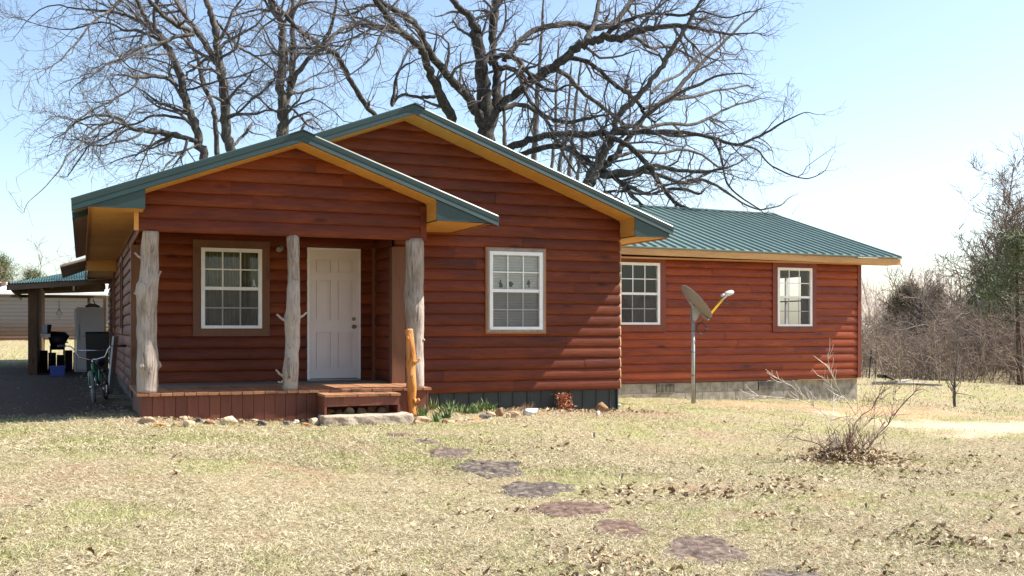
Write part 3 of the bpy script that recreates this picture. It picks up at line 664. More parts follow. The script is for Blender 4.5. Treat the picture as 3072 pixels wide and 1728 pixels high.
# ---- gnarled cedar posts
def post(rows, stubs, Y, name='porch_post', mat='cedar', parent=house, sc=2.196, ox=380, oy=640, zb0=None, zt0=None, seg=24, seed=0):
    pr = []
    for (y, a, b) in rows:
        pa = on_y(ox+a/sc, oy+y/sc, Y); pb = on_y(ox+b/sc, oy+y/sc, Y); pr.append((pa.z, (pa.x+pb.x)/2, (pb.x-pa.x)/2))
    pr.sort()
    if zb0 is not None: pr[0] = (zb0, pr[0][1], pr[0][2])
    if zt0 is not None: pr[-1] = (zt0, pr[-1][1], pr[-1][2])
    n = 46; pts = []; rad = []
    for i in range(n+1):
        z = pr[0][0]+(pr[-1][0]-pr[0][0])*i/n
        k = max(j for j in range(len(pr)-1) if pr[j][0] <= z+1e-6) if z > pr[0][0] else 0
        f = (z-pr[k][0])/(pr[k+1][0]-pr[k][0]); f = f*f*(3-2*f)
        pts.append((pr[k][1]*(1-f)+pr[k+1][1]*f, Y+.02*math.sin(i*.35+seed), z)); rad.append((pr[k][2]*(1-f)+pr[k+1][2]*f)*.97)
    mb = MB(); mb.tube(pts, rad, seg, noise=.045, seed=seed)
    for (x0, y0, x1, y1, r, dy) in stubs:
        a = on_y(ox+x0/sc, oy+y0/sc, Y-.02); b = on_y(ox+x1/sc, oy+y1/sc, Y-.02); b = b+Vector((0, -dy, 0)); m_ = a.lerp(b, .55)+Vector((0, 0, -.012))
        mb.tube([a, a.lerp(b, .3), m_, a.lerp(b, .85), b], [r*2.2, r*1.5, r*1.1, r, r*.9], 10, noise=.08, seed=x0)
    return pr, mb
_, mb = post([(118,100,213),(250,92,213),(330,90,214),(400,84,214),(450,78,214),(500,53,208),(545,58,206),(600,64,205),(700,66,203),(790,58,200),(850,68,202),(950,64,210),(990,60,216),(1050,66,212),(1120,64,212),(1172,62,208)],
  [(105,300,50,258,.012,0),(190,430,224,380,.016,.02),(112,1010,94,1000,.026,.15),(205,1000,222,1000,.028,.02),(180,520,205,420,.02,.02),(75,520,54,515,.03,0)], YP+.03, zb0=ZD, zt0=1.215, seed=1)
P_('porch_post', mb, M['cedar'])
_, mb = post([(158,1047,1133),(200,1052,1136),(260,1058,1140),(330,1058,1138),(400,1060,1141),(450,1062,1143),(520,1053,1141),(600,1050,1140),(650,1048,1146),(690,1036,1147),(750,1040,1142),(850,1046,1145),(930,1040,1131),(1000,1030,1134),(1050,1024,1134),(1100,1028,1131),(1160,1026,1129)],
  [(1060,715,986,666,.014,.02),(1130,690,1188,652,.013,0),(1040,1080,982,1030,.013,0),(1030,1110,996,1110,.012,0),(1080,880,1072,872,.02,.08),(1110,430,1104,424,.02,.07)], YP+.04, zb0=ZD, zt0=1.215, seed=2)
P_('porch_post', mb, M['cedar'])
_, mb = post([(180,1836,1955),(260,1836,1956),(330,1837,1957),(420,1834,1957),(520,1830,1957),(620,1832,1956),(700,1838,1957),(780,1840,1956),(850,1842,1958),(950,1843,1956),(1050,1842,1956),(1132,1840,1957)],
  [(1870,700,1862,690,.014,.10),(1930,850,1955,830,.018,.04)], YP+.04, zb0=ZD, zt0=1.215, seed=3)
P_('porch_post', mb, M['cedar'])
# ------------------------------------------------------------------ things round the porch
pr, mb = post([(763,1836,1888),(800,1838,1889),(850,1840,1892),(900,1842,1898),(950,1845,1906),(985,1846,1908),(1020,1846,1904),(1080,1847,1904),(1140,1845,1906),(1200,1849,1909),(1260,1855,1912),(1325,1868,1918)],
  [(1860,830,1842,812,.014,.05),(1890,985,1930,956,.016,.02),(1900,1240,1924,1225,.024,.03)], 13.58, zb0=g1(4.2, 13.58)-.12, zt0=None, seg=18, seed=4)
solo('log_stub_post', mb, M['cedar_orange'], (4.2, 13.58, g1(4.2, 13.58)), 'short orange stained branch post with knots, in front of the right porch post', 'post')
# wooden step
st = empty('wooden_step', (3.36, 13.5, -1.2), 'brown wooden box step built against the deck below the front door', 'step')
sx0, sx1, sy, sz = 2.86, 3.86, 13.29, -.848
mb = MB(); n = 7
for k in range(n):
    a = sx0+(sx1-sx0)*k/n; b = sx0+(sx1-sx0)*(k+1)/n; mb.box(a+.003, b-.003, sy-.02+random.uniform(-.01, .006), YD+.02 if False else YD-.035, sz-.03, sz+random.uniform(-.003, .003), 0, random.random())
mesh('tread', mb, M['deck_top'], st)
mb = MB(); mb.box(sx0+.03, sx1-.02, sy, sy+.03, sz-.150, sz-.033, 0, .7); mesh('riser_board', mb, M['deck_skirt'], st)
for xx in (sx0+.0, sx1-.035):
    mb = MB(); mb.box(xx+.001, xx+.03, sy+.032, YD-.04, -1.32, sz-.034, 0, random.random()); mb.box(xx, xx+.034, sy+.001, sy+.031, -1.3, sz-.152, 0, .5) if xx > 3 else mb.box(xx, xx+.029, sy, sy+.031, -1.3, sz-.034, 0, .5)
    mesh('side_panel', mb, M['deck_skirt'], st)
# ---- stones
def rock(w, d, h, seed, sub=3, flat=.5, rough=.18, boxy=.0):
    """irregular stone, base at z=0: returns verts, faces"""
    import bmesh
    bm = bmesh.new(); bmesh.ops.create_icosphere(bm, subdivisions=sub, radius=1)
    rnd = random.Random(seed); ph = [rnd.uniform(0, 6.28) for _ in range(12)]; pl = []
    for k in range(15):
        v = Vector((rnd.gauss(0, 1), rnd.gauss(0, 1), rnd.gauss(0, .7))).normalized(); pl.append((v, rnd.uniform(.5, .88)))
    for v in bm.verts:
        c = v.co.copy()
        if boxy: 
            m_ = max(abs(c.x), abs(c.y), abs(c.z)); c = c.lerp(c/m_*.8, boxy)
        for n_, lim in pl:
            e = c.dot(n_)-lim
            if e > 0: c -= n_*e*.85
        s = 1+rough*(math.sin(c.x*3+ph[0])*math.sin(c.y*4+ph[1])*.5+math.sin(c.z*5+ph[2]+c.x*3)*.3+math.sin(c.x*11+ph[3])*math.sin(c.y*12+ph[4]+c.z*9)*.16)
        c *= s; z = c.z
        v.co = Vector((c.x*w/2, c.y*d/2, (z*.5+.42)*h))
    V = [tuple(v.co) for v in bm.verts]; Fc = [tuple(q.index for q in f.verts) for f in bm.faces]; bm.free(); return V, Fc
def put_rock(name, base, w, d, h, mat, label, cat, group, seed, rz=0, **k):
    V, Fc = rock(w, d, h, seed, **k); mb = MB(); mb.v = V; mb.f = Fc; mb.m = [0]*len(Fc); mb.t = [.5]*len(Fc); mb.sm = [k.get('flat', .5) > .8]*len(Fc)
    o = mesh(name, mb, ST[mat]); o.location = base; o.rotation_euler = (0, 0, rz); tag(o, label, cat, group); return o
# stones along the deck (zoom pixels: centre x, base y, width, height)
A = [(185,628,150,62,'tan','flat tan stone at the left corner of the deck'),
 (282,652,130,44,'orange','rusty orange flat stone near the left end of the deck'),
 (478,598,100,44,'tan','tan stone behind the cream one near the left end of the deck edge'),
 (528,650,112,58,'cream','lumpy cream stone low in the left heap before the deck'),
 (420,652,90,40,'brown','dark brown stone wedged beside the lumpy cream stone'),
 (614,612,66,44,'grey','small dark stone left of the leaning grey brown stone'),
 (700,628,120,40,'brown','long grey brown stone left of the round cream boulder'),
 (866,634,148,84,'cream','round cream boulder standing before the middle of the deck'),
 (972,622,70,42,'tan','small tan stone just right of the round cream boulder'),
 (1062,618,110,40,'tan','low tan stone left of the blue grey stone'),
 (1138,640,112,52,'grey','angular blue grey stone before the deck'),
 (1348,632,84,40,'grey','dark flat stone left of the small white stone by the deck'),
 (1428,622,76,36,'white','small white stone near the left side of the wooden step'),
 (1505,643,106,32,'orange','thin orange stone just before the smooth cream stone'),
 (1577,628,128,62,'cream','smooth cream stone beside the left side of the wooden step'),
 (1665,640,80,26,'tan','low tan stone at the left end of the sandstone slab')]
for i, (x, y, w, h, m_, lab) in enumerate(A):
    p = ground_px(380+x/2.8, 1050+y/2.8); sc = (p.length)/F/2.8*.96
    p.y += .02; W = w*sc; H = h*sc
    put_rock('edging_stone', (p.x, p.y+W*.2, g1(p.x, p.y)-.012), W, max(W*.55, .06), H*1.25, m_, lab, 'stone', 'stones edging the front of the house', 100+i, random.uniform(-.2, .2), rough=.12 if m_ == 'cream' else .34)
B = [(398,1102,212,72,'tan','broad tan flagstone tilted beside the right end of the sandstone slab',.3),
 (640,1100,84,56,'brown','small reddish stone in front of the bulb leaves',.3),
 (705,1092,110,34,'cream','low cream stone right of the small reddish stone',.5),
 (800,1078,110,36,'tan','flat tan stone left of the thin orange flagstone by the bulb leaves',.5),
 (872,1080,80,44,'cream','little cream stone in the middle of the border edging',.4),
 (965,1066,125,32,'orange','thin orange flagstone left of the flat grey stone',.2),
 (1040,1056,168,54,'grey','flat grey stone in front of the tan layered stone',.3),
 (1112,1034,165,62,'tan','tan layered stone behind the flat grey stone',.4),
 (1205,1034,96,108,'brown','upright brown stone standing among the border stones',.4),
 (1290,1046,60,66,'cream','narrow cream stone next to the upright brown stone',.4),
 (1368,1048,178,84,'tan','block shaped tan stone left of the big pale flat slab',.6),
 (1530,1024,276,82,'white','big pale flat topped slab stone under the main window',.8),
 (1788,1018,38,34,'white','tiny white stone before the dry red leaved plant',.2),
 (2268,1000,196,118,'brown','large pointed brown rock by the right corner of the skirting',.3),
 (2214,1022,60,58,'white','small white block leaning on the large pointed brown rock',.7),
 (2432,932,72,42,'white','pale round stone at the outer corner of the house',.1)]
for i, (x, y, w, h, m_, lab, bx) in enumerate(B):
    p = ground_px(1150+x/3.435, 950+y/3.435); sc = (p.length)/F/3.435
    W = w*sc; H = h*sc
    put_rock('edging_stone', (p.x, p.y+W*.22, g1(p.x, p.y)-.012), W, max(W*.5, .07), H*1.2, m_, lab, 'stone', 'stones edging the front of the house', 200+i, random.uniform(-.15, .15), boxy=bx, rough=.14 if bx > .5 else .34)
for i, (x, h, m_, lab) in enumerate([(2.99,.10,'orange','orange rubble stone at the left under the wooden step'),(3.12,.08,'brown','brown rubble stone second from the left under the wooden step'),(3.26,.10,'cream','cream rubble stone under the middle of the wooden step'),(3.42,.09,'tan','tan rubble stone right of the cream one under the wooden step'),(3.56,.11,'brown','dark brown rubble stone near the right under the wooden step'),(3.71,.09,'tan','tan rubble stone furthest right under the wooden step')]):
    put_rock('rubble_stone', (x, 13.62, -1.13), .17, .14, h, m_, lab, 'stone', 'rubble stones under the step', 300+i, i)
# sandstone slab below the step
import bmesh
def slab(x0, x1, y0, y1, z0, z1, mat, label, name='stone_step', cuts=18, amp=.012):
    bm = bmesh.new(); bmesh.ops.create_cube(bm, size=1); bmesh.ops.subdivide_edges(bm, edges=bm.edges[:], cuts=cuts, use_grid_fill=True)
    for v in bm.verts:
        c = v.co; X = x0+(c.x+.5)*(x1-x0); Y = y0+(c.y+.5)*(y1-y0); Z = z0+(c.z+.5)*(z1-z0)
        e = sum(abs(q) > .49 for q in c); n_ = fbm(X*9+Z*5, Y*9+Z*7, 3, 3)-.5; n2 = fbm(X*2.3, Z*6+Y, 8, 2)-.5
        f = 1-.02*(e-1)
        v.co = Vector(((X-(x0+x1)/2)*f+float(n_)*amp*2, (Y-(y0+y1)/2)*f+float(n_)*amp*2.4+float(n2)*.03, Z-z0+float(n_)*amp*1.6))
    mb = MB(); mb.v = [tuple(v.co) for v in bm.verts]; mb.f = [tuple(q.index for q in f.verts) for f in bm.faces]; mb.m = [0]*len(mb.f); mb.t = [.5]*len(mb.f); mb.sm = [False]*len(mb.f); bm.free()
    o = mesh(name, mb, mat); o.location = ((x0+x1)/2, (y0+y1)/2, z0); tag(o, label, 'step'); return o
slab(2.80, 3.96, 13.02, 13.44, -1.30, -1.105, ST['slab'], 'thick sandstone slab lying on the ground below the wooden step')
# flagstones across the lawn (overview pixels x1.1925): cx, cy, w, h
FS = [(1010,1094,92,9,'rust','farthest reddish stepping stone, just off the sandstone slab'),(1064,1112,74,13,'purple','small narrow stepping stone second from the sandstone slab'),
 (1138,1139,130,32,'purple','purplish stepping stone third from the sandstone slab'),(1236,1180,200,46,'charcoal','long stepping stone with bleached rim, fourth from the sandstone slab'),
 (1354,1228,226,44,'charcoal','dark charcoal stepping stone in the middle of the row'),(1442,1280,222,42,'rust','rusty brown stepping stone below the dark charcoal one'),
 (1556,1331,158,50,'rust','rusty stepping stone before the big round one'),(1768,1389,236,84,'purple','largest purplish stepping stone at the near end of the row'),(1985,1452,190,34,'charcoal','grey stepping stone cut off by the bottom of the photo')]
FSP = []
for i, (cx, cy, w, h, m_, lab) in enumerate(FS):
    k = 1.1925; c = ground_px(cx*k, cy*k); a = ground_px((cx-w/2)*k, cy*k); b = ground_px((cx+w/2)*k, cy*k); f = ground_px(cx*k, (cy-h/2)*k); n_ = ground_px(cx*k, min((cy+h/2)*k, 1790))
    W = (b-a).length/2; D_ = max(.14, (f-n_).length/2); ang = math.atan2((b-a).y, (b-a).x)
    FSP.append((c.x, c.y, W*.96, D_*.96, ang))
    rings = 9; seg = 40; mb = MB(); rnd = random.Random(50+i); ph = [rnd.uniform(0, 6.28) for _ in range(6)]
    ca, sa = math.cos(ang), math.sin(ang)
    vs = []
    for r in range(rings+1):
        for s in range(seg):
            t = 2*math.pi*s/seg; rr = r/rings; q = 1+.10*math.sin(2*t+ph[0])+.09*math.sin(3*t+ph[1])+.06*math.sin(5*t+ph[3])+.05*math.sin(8*t+ph[2])+.04*math.sin(13*t+ph[4])+.03*math.sin(19*t+ph[5])
            lx, ly = math.cos(t)*W*rr*q, math.sin(t)*D_*rr*q; X = c.x+lx*ca-ly*sa; Y = c.y+lx*sa+ly*ca
            e = -.03*max(0, rr-.82)/.18
            vs.append((X, Y, rr, e))
    X = np.array([v[0] for v in vs]); Y = np.array([v[1] for v in vs]); Z = gz(X, Y)+.010+(fbm(X*8, Y*8, 60+i, 4)-.5)*.06*np.array([1-.5*v[2] for v in vs])+np.array([v[3] for v in vs])
    z0 = g1(c.x, c.y); mb.v = [(float(a_-c.x), float(b_-c.y), float(c_-z0)) for a_, b_, c_ in zip(X, Y, Z)]
    for r in range(rings):
        for s in range(seg): mb.f.append((r*seg+s, (r+1)*seg+s, (r+1)*seg+(s+1) % seg, r*seg+(s+1) % seg)); mb.m.append(0); mb.t.append(.5); mb.sm.append(True)
    o = mesh('stepping_stone', mb, ST[m_]); o.location = (c.x, c.y, z0); tag(o, lab, 'stepping stone', 'stepping stones crossing the lawn')
# ---- bulb leaf clumps
def blade(mb, b, d, L, w, t, bend=.3, seg=4, twist=0, m=0):
    d = Vector(d).normalized(); side = d.cross(Vector((random.uniform(-1, 1), random.uniform(-1, 1), .01))).normalized(); p = Vector(b); prev = None
    for i in range(seg+1):
        f = i/seg; ww = w*(1-f**2.2)*.5+.0003; cur = (p-side*ww, p+side*ww)
        if prev: mb.quad((prev[0], prev[1], cur[1], cur[0]), m, t, False)
        prev = cur; d = (d+Vector((d.x*bend, d.y*bend, -bend*.6))/seg).normalized(); p = p+d*(L/seg)
CL = [(228,992,5,70,'little clump of green leaves behind the sandstone slab'),(408,1022,12,110,'leafy green clump at the foot of the orange stained post'),(552,1082,12,105,'nearest green leaf clump, in front of the row'),(520,960,7,110,'green leaf clump right of the one by the orange post, close to the skirting'),
 (612,1000,8,95,'green leaf clump behind the nearest one'),(655,1046,9,130,'tall clump of pale edged green leaves right of the nearest clump'),(705,985,12,125,'dense tall green clump left of the middle of the bulb row'),(795,992,8,80,'short thin green clump in the middle of the bulb row'),
 (862,1000,10,100,'green clump just right of the middle of the bulb row'),(930,995,9,95,'green clump behind the thin orange flagstone'),(992,985,11,120,'tall green clump behind the tan layered stone'),(1085,980,10,125,'tallest green clump close to the right end of the bulb row'),(1132,975,7,100,'last clump of the bulb row, left of the upright brown stone'),(1362,955,4,75,'lone thin green clump beside the dry grass tuft')]
for x, y, n, h, lab in CL:
    p = ground_px(1150+x/3.435, 950+y/3.435); s = p.length/F/3.435; H = h*s*1.25; mb = MB()
    for k in range(int(n*2.2)):
        b = Vector((p.x+random.gauss(0, .03), p.y+random.gauss(0, .02), p.z-.01)); blade(mb, b, (random.gauss(0, .36), random.gauss(0, .3), 1), H*random.uniform(.45, 1.1), .026, random.random(), .25)
    solo('bulb_plant', mb, M['blade'], p, lab, 'plant', 'green bulb leaf clumps along the skirting')
def tuft(name, px, py, s0, H, n, mat, lab, cat, spread=.3, w=.004, leaves=0, rad=.05, bend=.7):
    p = ground_px(px, py); mb = MB()
    for k in range(n):
        b = Vector((p.x+random.gauss(0, rad), p.y+random.gauss(0, rad), p.z-.01)); blade(mb, b, (random.gauss(0, spread), random.gauss(0, spread), 1), H*random.uniform(.5, 1.1), w, random.random(), bend)
    return p, mb
p, mb = tuft('dry_tuft', 1150+1460/3.435, 950+962/3.435, 0, .17, 130, None, '', '', .5, .006, rad=.05)
solo('dry_grass_tuft', mb, M['dry_stem'], p, 'wispy tuft of reddish dry grass behind the big pale slab', 'plant')
p, mb = tuft('nandina', 1150+1850/3.435, 950+968/3.435, 0, .22, 16, None, '', '', .25, .006, rad=.03)
for k in range(420):
    a = Vector((p.x+random.gauss(.03, .065), p.y+random.gauss(0, .06), p.z+random.uniform(.01, .27))); blade(mb, a, (random.gauss(0, 1), random.gauss(0, 1), random.gauss(0, .7)), random.uniform(.025, .05), .016, random.random(), .5, 2, m=1)
solo('dry_shrub', mb, [M['dry_stem'], M['nandina']], p, 'small plant with crisp red brown leaves against the dark skirting', 'shrub')
for px_, py_, lab in ((1150+1235/3.435, 950+925/3.435, 'single dry stalk standing above the upright brown stone'), (1150+1745/3.435, 950+950/3.435, 'sparse dry twigs left of the red leaved plant')):
    p, mb = tuft('x', px_, py_, 0, .2, 7, None, '', '', .25, .005, rad=.004); solo('dry_weed', mb, M['dry_stem'], p, lab, 'weed')
# ------------------------------------------------------------------ satellite dish
dp = on_y(2077, 1208, 17.1); sz_ = 3.6214
def dz(x, y): q = on_y(1980+x/sz_, 830+y/sz_, 17.1); return q
db = Vector((dz(355, 1370).x, 17.1, g1(dz(355, 1370).x, 17.1)))
dish = empty('satellite_dish', db, 'grey brown satellite dish with yellow arm on a steel pole before the wing', 'satellite dish')
pt = dz(360, 465); X0 = pt.x
mb = MB(); mb.tube([(X0, 17.1, db.z-.1), (X0, 17.1, pt.z)], .034, 16, cap=True)
mesh('pole', mb, M['steel'], dish)
for yy in (590, 818, 1070):
    zz = dz(360, yy).z; mb = MB(); mb.tube([(X0, 17.1, zz-.006), (X0, 17.1, zz+.006)], .037, 14); mesh('cable_tie', mb, M['black'], dish)
# reflector: axis points right and slightly up, seen nearly edge on
cen = (dz(275, 110)+dz(520, 430))/2; L2 = (dz(275, 110)-dz(520, 430)).length/2*1.12
vdir = (dz(275, 110)-dz(520, 430)).normalized(); view = cen.normalized()
perp = vdir.cross(view).normalized()
if perp.x < 0: perp = -perp
axis = (perp*.95+view*.31).normalized(); hor = axis.cross(vdir).normalized(); Rr = L2
mb = MB(); rings, seg = 10, 40; dep = .085
def dpt(r, s, back=0):
    t = 2*math.pi*s/seg; return cen-perp*.03+vdir*(math.cos(t)*Rr*r)+hor*(math.sin(t)*Rr*.92*r)+axis*(dep*(r*r-.6)-back)
for r in range(rings):
    for s in range(seg):
        mb.quad((dpt(r/rings, s), dpt((r+1)/rings, s), dpt((r+1)/rings, s+1), dpt(r/rings, s+1)), 0, .5, True)
        mb.quad((dpt(r/rings, s+1, .012), dpt((r+1)/rings, s+1, .012), dpt((r+1)/rings, s, .012), dpt(r/rings, s, .012)), 0, .5, True)
for s in range(seg): mb.quad((dpt(1, s), dpt(1, s, .016), dpt(1, s+1, .016), dpt(1, s+1)), 0)
mesh('reflector', mb, M['dish'], dish)
mb = MB(); bk = cen-axis*.10
mb.tube([bk+vdir*.10, bk-vdir*.05, bk-vdir*.26+axis*.03, bk-vdir*.44+axis*.06], [.035, .04, .04, .028], 4, sm=False); mesh('back_bracket', mb, M['dish'], dish)
mb = MB(); q = dz(370, 385); 
for dy in (-.035, .03):
    mb.prism([(q.x-.05, 17.1+dy, pt.z-.02), (q.x+.03, 17.1+dy, pt.z-.02), (q.x+.13, 17.1+dy, q.z+.0), (q.x+.06, 17.1+dy, q.z+.13), (q.x-.02, 17.1+dy, q.z+.12), (q.x-.07, 17.1+dy, q.z+.04)], (0, .006, 0))
mb.tube([(q.x, 17.05, q.z+.02), (q.x, 17.15, q.z+.02)], .012, 8); mb.tube([(q.x, 17.1, pt.z-.05), (q.x, 17.1, q.z+.05)], .03, 12)
mb.tube([(q.x+.02, 17.1, q.z+.02), bk+vdir*.02], [.03, .03], 8)
mesh('mount_clamp', mb, M['steel'], dish)
a0, a1 = dz(520, 430)+Vector((0, -.03, 0)), dz(665, 255)+Vector((0, -.03, 0)); a2 = dz(715, 205)+Vector((0, -.03, 0))
am = cen-vdir*Rr*.98-axis*.03
mb = MB(); mb.tube([a0, a1], .022, 4, sm=False); arm = mesh('feed_arm', mb, M['yellow'], dish)
mb = MB(); mb.tube([a1, a2], .020, 8); l0, l1 = dz(690, 195)+Vector((0, -.03, 0)), dz(788, 165)+Vector((0, -.03, 0))
mb.tube([l0, l0.lerp(l1, .15), l0.lerp(l1, .5), l0.lerp(l1, .85), l1], [.028, .045, .052, .045, .02], 10); c0 = dz(660, 208)+Vector((0, -.03, 0)); mb.tube([c0, l0], [.028, .022], 12)
mesh('feed_horn', mb, M['lnb'], dish)
mb = MB(); cc = dz(437, 562); rr_ = .105
for k, off in ((0, 0), (1, .008), (2, -.007)):
    mb.tube([cc+Vector((math.cos(t/24*6.283)*(rr_+off), .02*k-.06, math.sin(t/24*6.283)*(rr_+off))) for t in range(25)], .0065, 6)
mb.tube([dz(470, 470), cc+Vector((0, -.05, rr_))], .006, 5); mb.tube([(X0+.03, 17.09, cc.z), (X0+.038, 17.08, -.6), (X0+.036, 17.08, db.z+.02)], .006, 5)
mb.tube([dz(695, 240), dz(705, 285), dz(722, 298), dz(735, 285), dz(728, 240)], .004, 5)
mesh('coiled_cable', mb, M['black'], dish)
# ------------------------------------------------------------------ bicycle leaning at the left wall
def zz2(px, py, Y): return on_y(px/3.019, 780+py/3.019, Y)
fw = zz2(838, 1190, 17.2); rw_ = zz2(945, 1150, 18.1); rad_ = .245
fw.z = g1(fw.x, fw.y)+rad_; rw_.z = g1(rw_.x, rw_.y)+rad_
bike = empty('bicycle', (fw.x, fw.y, fw.z-rad_), 'small green bicycle with tall handlebars leaning by the left side wall', 'bicycle')
dirb = (fw-rw_); dirb.z = 0; L_ = dirb.length; dirb.normalize(); latb = Vector((0, 0, 1)).cross(dirb); upb = (Vector((0, 0, 1))+latb*-.10).normalized()
def bp(s, h, l=0): return rw_+dirb*s+upb*(h-rad_)+latb*l
def wheel(c, yaw):
    d = (Matrix.Rotation(yaw, 3, 'Z') @ dirb); mb = MB()
    ring = [c+d*(math.cos(t/32*2*math.pi)*(rad_-.025))+upb*(math.sin(t/32*2*math.pi)*(rad_-.025)) for t in range(33)]
    mb.tube(ring, .026, 8, cap=False); w_ = mesh('wheel', mb, M['grey_tyre'], bike)
    mb = MB(); mb.tube([c+d*(math.cos(t/32*2*math.pi)*(rad_-.052))+upb*(math.sin(t/32*2*math.pi)*(rad_-.052)) for t in range(33)], .010, 6, cap=False)
    for k in range(18): a = k/18*2*math.pi; mb.tube([c, c+d*(math.cos(a)*(rad_-.05))+upb*(math.sin(a)*(rad_-.05))], .0016, 3)
    n_ = d.cross(upb); mb.tube([c-n_*.045, c+n_*.045], .022, 8); mesh('rim', mb, M['chrome'], w_)
M['grey_tyre'] = plain('dusty_tyre', (.16, .15, .14), .9, var=.2)
wheel(bp(L_, rad_), .25); wheel(bp(0, rad_), 0)
mb = MB(); hd0, hd1 = bp(L_-.17, .46), bp(L_-.20, .60); bb = bp(L_*.42, .25); st_ = bp(L_*.28, .50)
for a, b, r in ((hd0, bb, .022), (hd1, st_, .018), (st_, bb, .017), (st_, bp(0, rad_, .04), .010), (st_, bp(0, rad_, -.04), .010), (bb, bp(0, rad_, .04), .011), (bb, bp(0, rad_, -.04), .011), (hd0, hd1, .026)): mb.tube([a, b], r, 8)
mesh('frame', mb, M['green_bike'], bike)
mb = MB(); mb.tube([bp(L_-.15, .46, .05), bp(L_, rad_, .05)], .014, 8); mb.tube([bp(L_-.15, .46, -.05), bp(L_, rad_, -.05)], .014, 8); mb.tube([bp(L_-.15, .47, .05), bp(L_-.15, .47, -.05)], .016, 8); mesh('fork', mb, M['green_bike'], bike)
S = bp(L_-.21, .66)
mb = MB(); mb.tube([hd1, S], .014, 8)
for sg in (-1, 1): mb.tube([S, bp(L_-.20, .66, sg*.06), bp(L_-.18, .70, sg*.19), bp(L_-.18, .82, sg*.25), bp(L_-.20, .865, sg*.30), bp(L_-.25, .87, sg*.42)], .011, 8)
mb.tube([bp(L_-.18, .80, -.19), bp(L_-.18, .80, .19)], .008, 6); hb = mesh('handlebar', mb, M['chrome'], bike)
mb = MB()
for sg in (-1, 1): mb.tube([bp(L_-.24, .87, sg*.38), bp(L_-.29, .865, sg*.50)], .019, 10)
mesh('grip', mb, M['rubber'], hb)
mb = MB(); s_ = bp(L_*.24, .60); mb.tube([s_-dirb*.12, s_-dirb*.06, s_+dirb*.04, s_+dirb*.13], [.05, .075, .04, .018], 10); mb.tube([st_, s_], .012, 6); mesh('saddle', mb, M['rubber'], bike)
mb = MB(); n_ = latb; mb.tube([bb-n_*.05, bb+n_*.05], .035, 12); mb.tube([bb+n_*.05, bb+n_*.06-upb*.14], .010, 6); mb.tube([bb-n_*.05, bb-n_*.06+upb*.14], .010, 6); mesh('crank', mb, M['chrome'], bike)
for sg in (-1, 1): c = bb+n_*(.10*sg)-upb*(.14*sg); mb = MB(); mb.box(-.045, .045, -.03, .03, -.01, .01, M=Matrix.Translation(c)); mesh('pedal', mb, M['yellow'] if sg < 0 else M['black'], bike)
# ------------------------------------------------------------------ carport and its clutter
cz = g1(-.7, 28)
cp = empty('carport', (-.6, 28, cz), 'old lean-to carport with green sheet roof at the left end of the house', 'carport')
q0 = on_y(19, 851, 27.6); q1 = on_y(262, 836, 27.6)
mb = MB(); n = 40; a0_, a1_ = q0, Vector((.66, 27.6, q1.z+.02)); b0_, b1_ = a0_+Vector((-.1, 3.4, .16)), a1_+Vector((0, 3.4, .50))
for k in range(n*3):
    s, e = k/(n*3), (k+1)/(n*3); w0, w1_ = .016*math.sin(k*2.1), .016*math.sin((k+1)*2.1); up = Vector((0, 0, 1))
    A_, B_, C_, D_ = a0_.lerp(a1_, s)+up*w0, a0_.lerp(a1_, e)+up*w1_, b0_.lerp(b1_, e)+up*w1_, b0_.lerp(b1_, s)+up*w0
    mb.quad((A_, B_, C_, D_), 0); dn = up*-.006; mb.quad((D_+dn, C_+dn, B_+dn, A_+dn), 1)
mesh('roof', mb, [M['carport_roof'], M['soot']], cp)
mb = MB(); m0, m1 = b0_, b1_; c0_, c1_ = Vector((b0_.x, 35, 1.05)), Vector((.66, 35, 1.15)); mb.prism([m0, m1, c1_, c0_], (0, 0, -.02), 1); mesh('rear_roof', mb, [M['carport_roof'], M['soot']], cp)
mb = MB(); mb.prism([a0_+Vector((0, .03, -.16)), a1_+Vector((0, .03, -.12)), a1_+Vector((0, .03, -.02)), a0_+Vector((0, .03, -.02))], (0, .05, 0)); mb.box(-2.3, .68, 33.9, 34.0, .90, .99)
for xx in (-1.9, -1.3, -.7, -.1, .5): mb.prism([(xx, 27.7, .96), (xx, 31.0, 1.14), (xx, 31.0, 1.24), (xx, 27.7, 1.06)], (.05, 0, 0))
mb.prism([(a0_.x+.02, 27.7, .97), (a0_.x-.06, 34.9, .86), (a0_.x-.06, 34.9, 1.0), (a0_.x+.02, 27.7, 1.1)], (.05, 0, 0))
mesh('beam', mb, M['old_beam'], cp)
pb = on_y(84, 1110, 28.0); pc = on_y(111, 1110, 28.0)
mb = MB(); mb.box(pb.x, pc.x, 28.0, 28.2, cz-.15, 1.12); mesh('post', mb, M['old_wood'], cp)
mb = MB()
y = 28.2; 
while y < 34: mb.box(pc.x-.04, pc.x-.003+random.uniform(-.004, .004), y+.004, y+.19, cz-.1, 1.1, 0, random.random()); y += .195
mesh('side_boards', mb, M['old_wood'], cp)
for xx, yy in ((.16, 33.9), (.60, 33.9)): mb = MB(); mb.box(xx, xx+.08, yy, yy+.08, -1.2, .9); mesh('post', mb, M['old_wood'], cp)
mb = MB(); c = on_y(222, 866, 27.75); mb.tube([(c.x, 27.7, c.z+.06), (c.x, 27.7, c.z+.02), (c.x, 27.7, c.z-.05)], [.035, .025, .03], 10); mesh('lamp', mb, M['grey_plastic'], cp)
def G(px, py, Y): return on_y(px/3.019, 780+py/3.019, Y)
